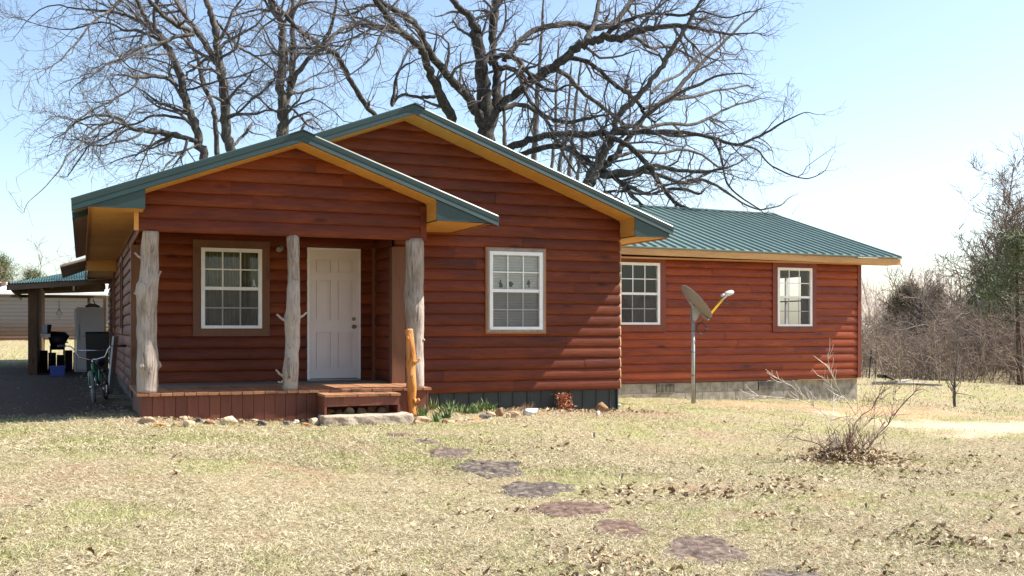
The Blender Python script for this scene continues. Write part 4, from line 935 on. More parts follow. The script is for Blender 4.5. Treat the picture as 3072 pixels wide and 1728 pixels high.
# upright freezer
f0, f1 = G(690, 1020, 29), G(945, 1020, 29); fz1 = G(820, 428, 29).z; fz0 = g1(.1, 29)
fr = empty('upright_freezer', ((f0.x+f1.x)/2, 29.3, fz0), 'tall dingy white upright freezer standing under the carport', 'freezer')
mb = MB(); mb.box(f0.x, f1.x, 29.07, 29.75, fz0, fz1); mesh('cabinet', mb, M['fridge'], fr)
mb = MB(); mb.box(f0.x+.005, f1.x-.005, 29.0, 29.06, fz0+.06, fz1-.01); dd = mesh('door', mb, M['fridge'], fr)
mb = MB(); mb.box(f0.x+.04, f0.x+.07, 28.95, 29.0, -.3, .1); mesh('handle', mb, M['grey_plastic'], dd)
mb = MB(); mb.box(f0.x-.045, f0.x-.01, 29.02, 29.5, fz0, fz1-.05); solo('door_panel_sheet', mb, M['vinyl'], (f0.x-.03, 29.2, fz0), 'narrow pale board standing against the left side of the upright freezer', 'board')
mb = MB(); a = G(830, 415, 29.3); mb.tube([(a.x-.15, 29.3, fz1+.02), (a.x-.05, 29.3, fz1+.06), (a.x+.1, 29.3, fz1+.05), (a.x+.2, 29.3, fz1+.015)], [.02, .05, .04, .015], 8); mb.tube([(a.x+.1, 29.3, fz1+.05), (a.x+.05, 29.3, fz1+.16), (a.x+.03, 29.25, fz1+.2)], .012, 6)
solo('folded_sack', mb, M['old_beam'], (a.x, 29.3, fz1), 'crumpled brown sack lying on top of the upright freezer', 'sack')
# wheelie bin
b0, b1 = G(770, 1060, 26.6), G(995, 1060, 26.6); bz0 = g1(.3, 26.6); bz1 = G(880, 650, 26.6).z
bn = empty('wheeled_bin', ((b0.x+b1.x)/2, 26.8, bz0), 'black wheeled rubbish bin in front of the upright freezer', 'rubbish bin')
mb = MB(); w0 = .04
mb2 = [(b0.x+w0, 26.66, bz0+.03), (b1.x-w0, 26.66, bz0+.03), (b1.x-w0, 27.1, bz0+.03), (b0.x+w0, 27.1, bz0+.03)]; tp = [(b0.x+.01, 26.6, bz1-.06), (b1.x-.01, 26.6, bz1-.06), (b1.x-.01, 27.2, bz1-.06), (b0.x+.01, 27.2, bz1-.06)]
mb.quad(mb2[::-1]); mb.quad(tp)
for k in range(4): mb.quad((mb2[k], mb2[(k+1) % 4], tp[(k+1) % 4], tp[k]))
mesh('body', mb, M['black'], bn)
mb = MB(); mb.prism([(b0.x-.01, 26.56, bz1-.055), (b1.x+.01, 26.56, bz1-.055), (b1.x-.02, 26.62, bz1), (b0.x+.02, 26.62, bz1)], (0, .6, 0)); mb.tube([(b0.x-.03, 26.9, bz1-.1), (b0.x-.03, 26.6, bz1-.1)], .015, 6); mesh('lid', mb, M['black'], bn)
for xx in (b0.x+.10, ): 
    mb = MB(); w = G(822, 1035, 26.5); mb.tube([(w.x, 26.50, w.z), (w.x, 26.56, w.z)], .105, 20); wh = mesh('wheel', mb, M['rubber'], bn)
    mb = MB(); mb.tube([(w.x, 26.485, w.z), (w.x, 26.50, w.z)], .075, 16); mesh('hub', mb, M['fridge'], wh)
# ribbed plank leaning on the wall
a, b = G(1050, 690, 19.9), G(1000, 1060, 19.6); b.z = g1(b.x, b.y)
mb = MB(); dv = (a-b).normalized(); sd = Vector((.45, .9, 0)).normalized()*.09; th = dv.cross(sd).normalized()*.018
for k in range(5):
    s0, s1 = sd*(-1+.4*k+.02), sd*(-1+.4*(k+1)-.02); mb.prism([b+s0, b+s1, a+s1, a+s0], th*(1 if k % 2 else 1.4))
mb.prism([b-sd, b+sd, a+sd, a-sd], -th*.4); solo('ribbed_plank', mb, M['grey_plastic'], b, 'pale grey ribbed plank leaning on the side wall behind the bicycle', 'plank')
# blue box
c0, c1 = G(450, 1062, 26.9), G(590, 1062, 26.9); zc = g1(c0.x, 26.9); zt = G(500, 962, 26.9).z
bx = empty('storage_box', ((c0.x+c1.x)/2, 27.1, zc), 'dark blue plastic box on the ground under the carport edge', 'box')
mb = MB(); mb.prism([(c0.x+.02, 26.9, zc), (c1.x-.02, 26.9, zc), (c1.x, 26.9, zt-.04), (c0.x, 26.9, zt-.04)], (0, .3, 0)); mesh('tub', mb, M['blue'], bx)
mb = MB(); mb.box(c0.x-.01, c1.x+.01, 26.88, 27.22, zt-.038, zt); mesh('lid', mb, M['blue'], bx)
# grill on legs
g0, g2 = G(440, 740, 29.5), G(610, 740, 29.5); gc = (g0+g2)/2; gzz = g1(gc.x, 29.5)
gr = empty('barbecue_grill', (gc.x, 29.5, gzz), 'black drum barbecue grill on legs under the carport, left of the freezer', 'grill')
mb = MB(); mb.tube([(g0.x+.02, 29.5, gc.z+.02), (g0.x+.06, 29.5, gc.z+.03), (g2.x-.06, 29.5, gc.z+.02), (g2.x-.02, 29.5, gc.z)], [.20, .24, .23, .18], 16); mesh('drum', mb, M['black'], gr)
mb = MB(); mb.box(g2.x-.15, g2.x+.02, 29.3, 29.5, gc.z-.03, gc.z); mesh('side_shelf', mb, M['old_wood'], gr)
for xx in (g0.x+.05, g2.x-.08):
    for yy in (29.35, 29.65): mb = MB(); mb.tube([(xx, yy, gc.z-.1), (xx, yy, gzz)], .02, 6); mesh('leg', mb, M['black'], gr)
mb = MB(); q_ = G(435, 950, 29.9); 
for k in range(5): mb.box(g0.x-.22+.2*k, g0.x-.04+.2*k, 30.0, 30.35, gzz, gzz+.55-.06*(k % 3), 0, random.random())
solo('firewood_boxes', mb, M['dark'], (gc.x, 30.1, gzz), 'row of dark boxes stored behind the barbecue grill', 'boxes')
# bucket on a tray shelf at the post
sh0, sh1 = G(365, 700, 28.3), G(455, 668, 28.3); mb = MB(); mb.box(sh0.x, sh1.x, 28.25, 28.5, sh0.z, sh1.z); solo('plastic_tray', mb, M['fridge'], ((sh0.x+sh1.x)/2, 28.35, sh0.z), 'pale shallow tray fixed at the carport side boards under the bucket', 'tray')
k0, k1 = G(385, 662, 28.4), G(470, 585, 28.4); xc = (k0.x+k1.x)/2; mb = MB(); r1 = (k1.x-k0.x)/2; mb.tube([(xc, 28.4, sh1.z+.003), (xc, 28.4, k1.z), ], [r1*.72, r1], 18); bkt = empty('bucket', (xc, 28.4, sh1.z), 'dark bucket with a pale cloth hanging on it, standing on the tray', 'bucket'); mesh('pail', mb, M['black'], bkt)
mb = MB(); mb.box(xc-r1*.9, xc+.0, 28.4-r1*1.06, 28.4-r1*1.02, sh1.z+.02, k1.z); mesh('cloth', mb, M['grey_plastic'], bkt)
# hanging triangle
t0 = G(536, 365, 33); ta, tb, tc = G(535, 445, 33), G(508, 493, 33), G(564, 493, 33); mb = MB(); mb.tube([t0, ta], .008, 4); mb.tube([ta, tb, tc, ta], .012, 5); mb.tube([(tb+tc)/2, G(536, 545, 33)], .006, 4); solo('dinner_triangle', mb, M['black'], tb, 'metal triangle hanging on a wire under the carport', 'triangle')
# long building behind
u0, u1 = -14.0, 1.5; YT = 50.0; zt_ = (985-886)*YT/1.09/F; zg = -.62
sb = empty('long_shed', (-5, YT, zg), 'long low grey and rust coloured building with a white roof beyond the carport', 'building')
mb = MB(); siding(mb, (0, YT, 0), (1, 0, 0), (0, -1, 0), zg, 13, .165, lambda z: (u0, u1), lens=(6, 9)); mesh('wall', mb, M['shed_wall'] if 'shed_wall' in M else None, sb) if False else None
def shedm():
    m, nt, b = nodes('shed_siding'); b.inputs['Roughness'].default_value = .7
    tc = nt.nodes.new('ShaderNodeTexCoord'); sp = nt.nodes.new('ShaderNodeSeparateXYZ'); nt.links.new(tc.outputs['Object'], sp.inputs[0]); n = noise(nt, 1.2, (.6, 1, 2), 4)
    v = mth(nt, 'ADD', mth(nt, 'MULTIPLY', sp.outputs[2], .5), mth(nt, 'MULTIPLY', n, .35)); setc(nt, b, ramp(nt, v, [(.15, (.14, .06, .02)), (.38, (.15, .095, .06)), (.7, (.19, .165, .16)), (1, (.21, .19, .185))])); return m
M['shed'] = shedm(); mesh('wall', mb, M['shed'], sb)
mb = MB(); mb.box(u0, u1, YT+.05, YT+4, zg-.2, zt_); mesh('wall_core', mb, M['dark'], sb)
mb = MB(); mb.prism([(u0-.3, YT-.35, zt_+.0), (u0-.3, YT-.35, zt_+.12), (u0-.3, YT+2, zt_+.62), (u0-.3, YT+4.3, zt_+.12), (u0-.3, YT+4.3, zt_)], (u1-u0+.9, 0, 0)); mesh('roof', mb, M['vinyl'], sb)
# fallen branches, posts at right
def gp(px, py): return ground_px(2560+px/2.2637, 600+py/2.2637)
def limb(name, pts, rad, mat, label, cat, group=None, h=.06):
    P3 = []
    for p in pts:
        q = gp(p[0], p[1]); P3.append(q+Vector((0, 0, (p[2] if len(p) > 2 else h))))
    mb = MB(); mb.tube(P3, rad, 7, noise=.1); base = P3[0].copy(); return solo(name, mb, mat, base, label, cat, group)
M['bare_wood'] = bark('bare_wood', (.30, .26, .22), (.46, .41, .36), (.6, .56, .5), 2)
limb('fallen_branch', [(135, 1255), (300, 1262, .1), (400, 1262, .3), (475, 1260, .55)], [.06, .055, .05, .03], M['bare_wood'], 'bleached fallen log with one end raised, beyond the right corner of the wing', 'branch', 'fallen branches beyond the wing')
limb('fallen_branch', [(300, 1268), (440, 1270), (600, 1280)], [.05, .055, .03], M['bare_wood'], 'long bleached fallen branch pointing right across the grass', 'branch', 'fallen branches beyond the wing', .1)
limb('fallen_branch', [(170, 1250, .3), (220, 1256, .3), (330, 1262, .15)], [.07, .06, .035], M['bark'], 'dark forked fallen branch lying on the bleached log', 'branch', 'fallen branches beyond the wing')
for (a, b, lab) in (((104, 1225), (128, 1022), 'dark leaning metal fence post nearest the wing'), ((148, 1235), (165, 950), 'tall thin rusty fence post')):
    q = gp(*a); t = q.length; top = q+Vector((((b[0]-a[0])/2.2637/F*t), 0, (a[1]-b[1])/2.2637/F*t)); mb = MB(); mb.tube([q-Vector((0, 0, .1)), top], .035, 5, sm=False); solo('fence_post', mb, M['rubber'] if 'dark' in lab else M['bark'], q, lab, 'fence post')
# ------------------------------------------------------------------ trees
class TB:      # fast tube collector for branches, tint per face
    def __init__(s): s.V = []; s.F = []; s.T = []; s.n = 0
    def tube(s, pts, rad, n, t=.5):
        P = np.array(pts, float); K = len(P); r = np.array(rad, float)
        T = np.empty_like(P); T[1:-1] = P[2:]-P[:-2]; T[0] = P[1]-P[0]; T[-1] = P[-1]-P[-2]
        T /= np.linalg.norm(T, axis=1)[:, None]+1e-9
        m = T.mean(0); ref = np.array((0, 0, 1.)) if abs(m[2]) < .75*np.linalg.norm(m) else np.array((1., 0, 0))
        A = ref-T*(T@ref)[:, None]; A /= np.linalg.norm(A, axis=1)[:, None]+1e-9; B = np.cross(T, A)
        a = np.arange(n)*2*np.pi/n
        W = P[:, None]+(A[:, None]*np.cos(a)[None, :, None]+B[:, None]*np.sin(a)[None, :, None])*r[:, None, None]
        s.V.append(W.reshape(-1, 3)); i = np.arange(K-1)[:, None]*n+s.n; j = np.arange(n)[None]; k = (j+1) % n
        s.F.append(np.stack((i+j, i+k, i+n+k, i+n+j), -1).reshape(-1, 4)); s.T.append(np.full((K-1)*n, t)); s.n += K*n
    def build(s, name, mats, parent=None, smooth=True):
        V = np.concatenate(s.V); F_ = np.concatenate(s.F); off = OFF.get(parent.name, Vector((0, 0, 0))) if parent else Vector((0, 0, 0))
        return fastmesh(name, V-np.array(off), F_, mats, {'tint': ('FACE', np.concatenate(s.T))}, smooth, parent)
def unit(v): return v/(np.linalg.norm(v)+1e-9)
def wander(p, d, L, r0, r1, seg, gn, up=0., rs=RS):
    pts = [p]; rad = [r0]; d = unit(d)
    for i in range(seg):
        d = unit(d+rs.normal(0, gn, 3)+np.array((0, 0, up))); p = p+d*(L/seg); pts.append(p); rad.append(r0+(r1-r0)*((i+1)/seg))
    return pts, rad
def child_dir(T, ang, rs=RS):
    x = np.cross(T, rs.normal(0, 1, 3)); x = unit(x); return unit(T*math.cos(ang)+x*math.sin(ang))
def twigs(tb, pts, rad, lvl, dens, K, rs=RS, rmin=.004):
    """spawn side branches on a polyline; lvl 1..3"""
    P = np.array(pts); seg = np.linalg.norm(P[1:]-P[:-1], axis=1); tot = seg.sum(); cum = np.concatenate(([0], np.cumsum(seg)))
    n = rs.poisson(tot*dens[lvl]); 
    for _ in range(n):
        s = tot*(1-rs.rand()*(.92 if lvl else .97)); i = min(np.searchsorted(cum, s)-1, len(seg)-1); i = max(i, 0); f = (s-cum[i])/seg[i]
        p = P[i]+(P[i+1]-P[i])*f; r = rad[i]+(rad[i+1]-rad[i])*f; T = unit(P[i+1]-P[i])
        rr = max(min(r*rs.uniform(.4, .7), K['rmax'][lvl]), rmin); L = K['len'][lvl]*rs.uniform(.5, 1.35)*(.55+.45*min(1, r/K['rmax'][lvl])); d = child_dir(T, rs.uniform(.5, 1.15), rs)
        if p[2]+d[2]*L < K.get('zmin', -9): d[2] = abs(d[2])
        c, cr = wander(p, d, L, rr, rmin*.7, K['seg'][lvl], K['gn'], K['up'], rs); tb.tube(c, cr, K['sides'][lvl], rs.rand())
        if lvl+1 < len(dens): twigs(tb, c, cr, lvl+1, dens, K, rs, rmin)
KB = dict(rmax=(.05, .022, .010), len=(1.9, .85, .42), seg=(8, 5, 4), sides=(5, 3, 3), gn=.27, up=.02)
def traced(limbs, zoom, Y, yspread, seedn, dens=(2.6, 4.6, 5.2), K=KB, trunk_n=1, name='oak_tree', label='', group=None, zb=None, cat='tree', rscale=1.0, mat='bark'):
    ox, oy, sc = zoom; rs = np.random.RandomState(seedn); tr = TB(); br = TB(); tw = TB(); base = None
    for li, (dy, L) in enumerate(limbs):
        pts = []; rad = []; m = len(L)
        for i, (x, y, w) in enumerate(L):
            yy = Y+(dy*(i/max(1, m-1)) if not isinstance(dy, tuple) else dy[0]+(dy[1]-dy[0])*i/(m-1))*yspread
            q = on_y(ox+x/sc, oy+y/sc, yy); pts.append(np.array(q)); rad.append(w/sc*q.length/F*rscale)
        if li < trunk_n:       # carry the trunk down to the ground
            p0 = pts[0]; g = g1(p0[0], p0[1]); nst = 4
            low = [np.array((p0[0]+(pts[0][0]-pts[1][0])*.5*(1-k/nst), p0[1], g-.2+(p0[2]-g+.2)*k/nst)) for k in range(nst)]
            pts = low+pts; rad = [rad[0]*(1.7-.5*k/nst*1.2) for k in range(nst)]+rad
            if base is None: base = (float(low[0][0]), float(low[0][1]), g)
        # smooth & roughen
        P = np.array(pts); Rr = np.array(rad); t = np.arange(len(P)); t2 = np.linspace(0, len(P)-1, (len(P)-1)*4+1)
        def cr(a):
            out = []
            for u in t2:
                k = min(int(u), len(a)-2); f = u-k; a0 = a[max(k-1, 0)]; a1 = a[k]; a2 = a[k+1]; a3 = a[min(k+2, len(a)-1)]
                out.append(.5*((2*a1)+(-a0+a2)*f+(2*a0-5*a1+4*a2-a3)*f*f+(-a0+3*a1-3*a2+a3)*f**3))
            return np.array(out)
        P2 = cr(P); R2 = np.maximum(cr(Rr[:, None])[:, 0], .004); P2[1:-1] += rs.normal(0, 1, P2[1:-1].shape)*np.minimum(R2[1:-1]*.22, .03)[:, None]
        R2 = R2*(1+rs.normal(0, .05, len(R2)))
        (tr if li < trunk_n else br).tube(P2, R2, 12 if R2.max() > .09 else 8, rs.rand())
        KK = dict(K); fr_ = int(len(P2)*(.35 if li < trunk_n else .04))
        twigs(tw, P2[fr_:], R2[fr_:], 0, dens, KK, rs)
        if R2[-1] < .12: c, crr = wander(P2[-1], P2[-1]-P2[-2], .7, R2[-1], .004, 7, .25, .03, rs); br.tube(c, crr, 6, .5); twigs(tw, c, crr, 1, dens, KK, rs)
    root = empty(name, base, label, cat, group)
    tr.build('trunk', [M[mat]], root)
    if br.V: br.build('limbs', [M[mat]], root)
    tw.build('crown', [M['twig']], root, smooth=False)
    return root
ZA_ = (0, 0, 2.07); ZB_ = (1000, 0, 1.7173)
GT = 'large bare trees standing behind the house'
L1 = [(0, [(1285,1040,26),(1240,900,25),(1200,760,24),(1160,640,22),(1130,520,22),(1100,420,20),(1050,310,19),(1000,230,17),(930,150,15),(880,60,13),(840,-20,12),(800,-130,9)]),
 (0, [(1440,960,31),(1410,840,29),(1400,720,28),(1390,600,27),(1375,480,26),(1365,400,24),(1350,300,22),(1335,180,20),(1310,80,18),(1270,-20,15),(1250,-130,11)]),
 ((0,-1), [(1240,880,16),(1130,850,16),(980,820,15),(850,805,13),(790,780,12),(740,735,9),(640,715,8),(560,722,6),(470,760,5),(400,830,3)]),
 ((-.5,-2), [(850,805,8),(720,760,8),(640,770,7),(560,830,6),(500,900,5),(420,960,5),(380,1040,4),(290,1150,3),(180,1250,2)]),
 ((0,1), [(1150,740,8),(1060,722,8),(940,720,7),(870,760,6),(760,790,6),(660,850,5),(560,900,5),(500,980,4),(430,1080,3)]),
 ((0,-.6), [(1100,540,12),(1040,490,12),(960,470,12),(860,480,11),(808,475,8)]),((-.5,-1.2), [(862,490,6),(820,550,6),(720,610,6),(620,660,5),(520,720,5),(440,770,4),(400,850,3),(370,930,2)]),
 ((0,-1), [(1200,215,11),(1090,230,10),(1000,265,9),(900,290,8),(800,330,8),(740,370,7),(660,400,6),(600,450,4),(480,520,3)]),
 ((0,1), [(960,190,11),(860,125,10),(760,88,9),(680,72,8),(560,60,6),(440,50,5),(360,30,4),(250,60,3),(150,150,2)]),
 ((0,-1.5), [(760,-10,10),(690,60,8),(630,100,7),(560,150,6),(510,220,6),(470,270,5),(430,310,4),(390,360,4),(320,410,3),(250,445,2)]),
 ((0,.8), [(1000,250,10),(930,220,9),(850,190,8),(770,190,7),(700,150,5),(600,140,5),(450,180,4),(300,170,3),(140,120,2)]),
 ((0,1), [(1350,400,18),(1290,300,18),(1230,200,17),(1160,110,14),(1110,30,13),(1070,-40,11)]),((.5,-1), [(1210,200,14),(1110,160,14),(1010,90,13),(950,30,12),(900,-40,10)]),
 ((1,1.5), [(1350,970,15),(1345,850,15),(1330,700,14),(1300,600,14),(1260,520,13),(1240,400,12),(1210,320,10),(1170,240,8),(1130,170,7),(1060,80,6),(1000,20,5)]),
 ((0,1.5), [(1345,130,8),(1400,200,8),(1480,290,8),(1570,340,7),(1660,400,6),(1740,470,5),(1800,520,3)]),
 ((-.5,-1.5), [(1230,900,7),(1120,950,6),(1060,1000,5),(1000,1070,4)]),((0,-1), [(1400,740,8),(1480,700,7),(1560,620,6),(1640,560,6),(1700,500,5)]),
 ((0,-1), [(1150,560,7),(1220,545,7),(1320,510,6),(1400,490,5),(1500,470,5),(1600,430,4)]),((0,1), [(1405,890,9),(1430,900,9),(1460,895,8),(1520,830,9),(1550,790,9)]),
 ((0,-1.6), [(1060,330,6),(960,340,5),(860,330,5),(760,380,4),(690,400,4),(640,500,3),(560,560,3)]),((0,-1.2), [(1180,700,6),(1100,660,5),(1000,640,5),(900,660,4),(820,700,4),(740,780,3)])]
traced(L1, ZA_, 26.5, 1.6, 3, name='bare_tree', label='leftmost large bare tree, two tall leaning trunks rising behind the porch roof', group=GT, trunk_n=2)
L2 = [(0, [(1740,880,29),(1755,760,28),(1745,620,27),(1745,480,25),(1755,330,24),(1755,200,22),(1740,100,18),(1690,30,14),(1650,-40,11)]),
 (0, [(1770,660,22),(1800,560,21),(1812,440,19),(1815,300,17),(1815,160,14),(1820,20,12),(1825,-80,9)]),
 ((0,-1), [(1800,560,16),(1840,470,16),(1900,385,14),(1960,320,13),(2020,250,13),(2060,150,10),(2080,60,8),(2090,-30,7)]),
 ((0,1.5), [(1740,110,12),(1800,60,10),(1870,10,9),(1930,-50,8)]),((0,-1.5), [(1790,400,8),(1780,310,9),(1830,290,8),(1920,300,7),(1990,280,7)]),
 ((0,1), [(1730,700,7),(1660,660,6),(1610,610,6),(1560,590,5),(1500,560,4),(1430,555,3)]),((0,-1), [(1780,640,6),(1850,710,7),(1890,760,8),(1860,830,6)]),((0,1), [(1890,760,6),(1930,740,5),(1990,790,4),(2010,820,3)]),
 ((0,-1), [(1750,350,6),(1690,280,6),(1650,200,5),(1610,140,4),(1560,100,3)]),((0,1), [(1780,560,7),(1880,510,6),(1950,470,5),(2060,440,4),(2110,420,3)]),
 ((0,1), [(1700,70,8),(1600,60,6),(1500,85,5),(1420,110,4),(1350,100,3)]),((0,-1), [(1800,680,6),(1880,640,5),(1960,620,4),(2060,680,3),(2120,740,3)])]
traced(L2, ZA_, 27.5, 1.6, 5, name='bare_tree', label='straight twin stemmed bare tree behind the porch ridge, left of the great oak', group=GT, trunk_n=2, dens=(1.9, 3.8, 4.2))
L3 = [(0, [(790,800,46),(790,700,44),(790,600,42),(780,500,40),(770,400,34),(760,300,32),(745,200,28),(730,130,24),(690,70,18),(640,30,15),(600,-20,14),(560,-90,10)]),
 ((0,.5), [(810,640,30),(835,500,26),(840,400,22),(825,300,18),(820,200,20),(830,100,23),(840,0,21),(850,-80,15)]),
 ((0,-1), [(790,660,26),(745,590,24),(690,500,22),(620,420,21),(560,350,20),(500,280,20),(460,200,18),(430,130,16),(370,80,16),(300,42,14)]),
 ((0,-1.4), [(620,650,26),(590,560,26),(550,470,24),(510,400,24),(490,340,20),(460,260,20),(400,200,18),(340,160,17),(290,90,16),(240,30,15),(190,-40,13)]),
 ((-1,-2), [(340,165,13),(240,140,12),(130,130,11),(60,145,10),(10,175,9),(-20,215,9)]),
 ((0,-2), [(220,600,12),(140,500,13),(90,420,13),(50,340,13),(0,270,13),(-90,215,13),(-170,160,12),(-230,100,11),(-290,30,9),(-340,-40,7)]),
 ((0,-2), [(850,560,22),(900,510,20),(960,470,22),(1030,410,24),(1090,370,24),(1180,310,22),(1250,240,22),(1330,210,20),(1400,190,22),(1480,200,20),(1550,160,18),(1650,145,15),(1750,130,13),(1850,140,10),(1950,160,7),(2050,175,5),(2180,170,3)]),
 ((0,1.5), [(880,310,14),(930,250,14),(970,200,14),(1030,160,14),(1130,130,13),(1230,120,14),(1330,145,15),(1420,130,14),(1500,60,13),(1550,-30,11)]),
 ((0,1), [(1280,240,12),(1330,150,12),(1360,50,11),(1370,-40,9)]),
 ((0,-2.2), [(880,780,18),(960,740,20),(1050,710,18),(1150,690,18),(1250,690,16),(1400,690,15),(1500,680,14),(1620,680,14),(1750,680,12),(1850,690,10),(1950,710,9),(2080,745,8),(2200,700,6),(2300,640,5),(2400,590,3)]),
 ((0,-1.5), [(930,810,14),(1050,770,14),(1160,750,14),(1250,790,14),(1340,850,14),(1440,910,13),(1500,960,12),(1540,1010,10),(1600,1060,7)]),
 ((-1,-2), [(1400,700,14),(1500,740,13),(1580,800,13),(1640,880,13),(1700,970,12),(1760,1040,10),(1820,1070,7)]),
 ((0,-1), [(800,330,14),(860,290,14),(940,300,13),(990,360,13),(1040,420,10),(1120,470,8),(1200,440,6)]),((0,-2), [(850,345,13),(930,360,13),(970,420,12),(1000,500,9),(1080,590,10),(1160,625,11),(1250,625,10),(1340,600,8)]),
 ((0,2), [(1120,360,12),(1180,370,12),(1240,430,11),(1300,490,10),(1370,540,10),(1440,590,10),(1500,640,9),(1600,655,8),(1720,720,6)]),
 ((0,-1), [(1190,300,12),(1290,310,12),(1380,370,10),(1440,430,10),(1500,470,10),(1570,530,10),(1600,580,8),(1640,620,7)]),
 ((0,1), [(870,560,14),(960,540,12),(1060,580,11),(1110,640,9),(1150,720,8),(1190,800,7),(1240,880,5)]),((0,1), [(1480,200,10),(1560,200,9),(1640,250,8),(1720,240,7),(1820,280,6),(1900,330,4)]),
 ((0,-2), [(1400,190,12),(1480,120,11),(1560,90,10),(1660,70,8),(1780,80,7),(1900,60,5),(2020,90,4),(2140,60,3)]),((0,2), [(750,220,9),(700,180,8),(650,150,7),(620,110,5)]),((0,-1), [(550,490,9),(500,500,9),(430,500,8),(350,490,7),(300,540,8),(310,480,7),(330,380,6),(380,330,5)]),
 ((-1,-2), [(2080,745,5),(2180,770,5),(2240,840,4),(2330,890,4),(2440,920,3),(2520,890,2)]),((-1,-2.4), [(1950,710,6),(1990,780,6),(2010,880,5),(2040,960,5),(2120,1030,4),(2200,1080,3)])]
traced(L3, ZB_, 27.0, 1.7, 8, name='oak_tree', label='massive oak with spreading gnarled limbs behind the main gable', group=GT, trunk_n=1, dens=(2.2, 4.0, 4.2), mat='dark_bark')
L4 = [(0, [(1300,1000,38),(1320,930,32),(1360,850,24),(1410,760,20),(1450,680,17)]),
 ((0,-1), [(1450,680,14),(1460,600,15),(1540,530,15),(1600,460,14),(1680,360,13),(1740,260,12),(1800,170,10),(1850,80,8),(1900,-10,6)]),
 ((0,1), [(1330,930,20),(1370,890,18),(1430,820,17),(1500,740,15),(1560,660,13),(1640,560,12),(1740,490,11),(1830,390,11),(1900,320,10),(2000,230,8),(2080,150,6),(2180,60,4)]),
 ((0,-1), [(1560,640,9),(1680,545,9),(1800,470,8),(1900,430,7),(1980,390,6),(2060,380,4)]),((0,-2), [(1380,905,15),(1460,890,14),(1560,880,12),(1640,850,11),(1750,870,10),(1850,885,9),(1950,880,8),(2040,860,5)]),
 ((0,-1), [(1400,910,14),(1500,900,12),(1620,890,12),(1700,910,11),(1800,940,10),(1900,925,8),(2000,970,7),(2100,1040,5),(2200,1080,4),(2300,1060,3)]),
 ((0,1.5), [(1540,690,10),(1700,640,9),(1850,640,8),(1950,600,7),(2050,550,5),(2160,520,4)]),((0,1), [(1600,560,9),(1720,520,8),(1850,500,7),(1960,470,6),(2040,460,5),(2130,440,4)]),
 ((0,-1), [(1500,950,12),(1620,1000,9),(1700,980,8),(1800,975,8),(1880,1000,6)]),((0,-2), [(1400,990,8),(1500,985,7),(1600,1000,6),(1680,960,5)]),
 ((0,1), [(1430,820,10),(1560,780,9),(1680,790,8),(1800,770,7),(1900,800,6),(1980,860,5)]),((0,2), [(1640,480,8),(1700,420,7),(1790,380,6),(1880,280,6),(1990,210,5),(2060,110,4)])]
traced(L4, ZB_, 25.5, 1.5, 13, name='bare_tree', label='low wide bare tree leaning right, between the main gable and the wing roof', group=GT, trunk_n=1, dens=(1.6, 3.3, 3.8))
KS = dict(rmax=(.04, .02, .012), len=(1.8, .8, .4), seg=(7, 4, 3), sides=(4, 3, 3), gn=.16, up=.12)
for i, (L, lab) in enumerate([([(1030,850,15),(1040,700,13),(1050,500,12),(1060,350,9),(1070,200,7),(1080,60,5),(1085,-60,4)], 'tallest slim straight tree seen through the oak limbs'),
   ([(1120,890,9),(1140,740,8),(1145,560,7),(1150,420,6),(1160,250,5)], 'slim grey sapling just right of the tallest slim one'),
   ([(1160,900,9),(1180,770,8),(1200,640,7),(1215,480,6),(1225,350,4)], 'slim tree bent slightly right, third of the slim trees'),
   ([(1215,930,11),(1225,800,10),(1240,650,8),(1255,480,7),(1275,340,5)], 'slim tree nearest the dark leaning trunk'),
   ([(885,760,11),(882,640,9),(880,520,7),(890,380,5)], 'slim pale tree close beside the oak trunk'),
   ([(1255,940,8),(1275,800,7),(1290,640,6),(1310,500,5)], 'thin pole tree rightmost of the slim ones')]):
    traced([(0, L)], ZB_, 40+i*1.5, 1, 30+i, name='slim_tree', label=lab, group='slim straight trees behind the oak', dens=(1.3, 2.0, 1.5), K=KS)
# ---- free-grown trees for the woods
KW = dict(rmax=(.09, .035, .018), len=(3.2, 1.5, .75), seg=(7, 5, 4), sides=(4, 3, 3), gn=.17, up=.05)
def wild(name, base, H, seed, label, group, lean=(0, 0), forks=4, r=.2, spread=.55, dens=(1.5, 2.0, 2.4), K=KW, mats=('bark', 'brush'), s0=.28):
    rs = np.random.RandomState(seed); tr = TB(); tw = TB(); b = np.array((base[0], base[1], g1(base[0], base[1])-.15))
    c, cr = wander(b, np.array((lean[0], lean[1], 1.)), H*.75, r, r*.3, 9, .07, .03, rs); tr.tube(c, cr, 8, .5)
    for k in range(forks):
        i = int(len(c)*(s0+.6*rs.rand()*(1-s0))); i = min(i, len(c)-2); d = child_dir(unit(c[i+1]-c[i]), rs.uniform(.35, .9)*spread/.55, rs); d[2] = abs(d[2])+.15
        q, qr = wander(c[i], d, H*rs.uniform(.35, .6), cr[i]*.6, .02, 8, .13, .05, rs); tr.tube(q, qr, 6, .5); twigs(tw, q, qr, 0, dens, K, rs, .016)
    twigs(tw, c[3:], cr[3:], 0, dens, K, rs, .016)
    root = empty(name, (float(b[0]), float(b[1]), float(b[2])+.15), label, 'tree', group); tr.build('trunk', [M[mats[0]]], root); tw.build('crown', [M[mats[1]]], root, smooth=False); return root
def at(px, t):
    d = ray(px, HZ); return (d.x*t, d.y*t)
GW = 'bare trees at the edge of the wood on the right'
wild('bare_tree', at(2790, 66), 6.3, 41, 'bare tree with arching branches rising mid right above the thicket', GW, forks=7, r=.2, spread=.5)
wild('bare_tree', at(2958, 62), 10.4, 42, 'tallest grey bare tree of the right hand wood', GW, forks=9, r=.25, spread=.42, dens=(2.5, 2.6, 3.0))
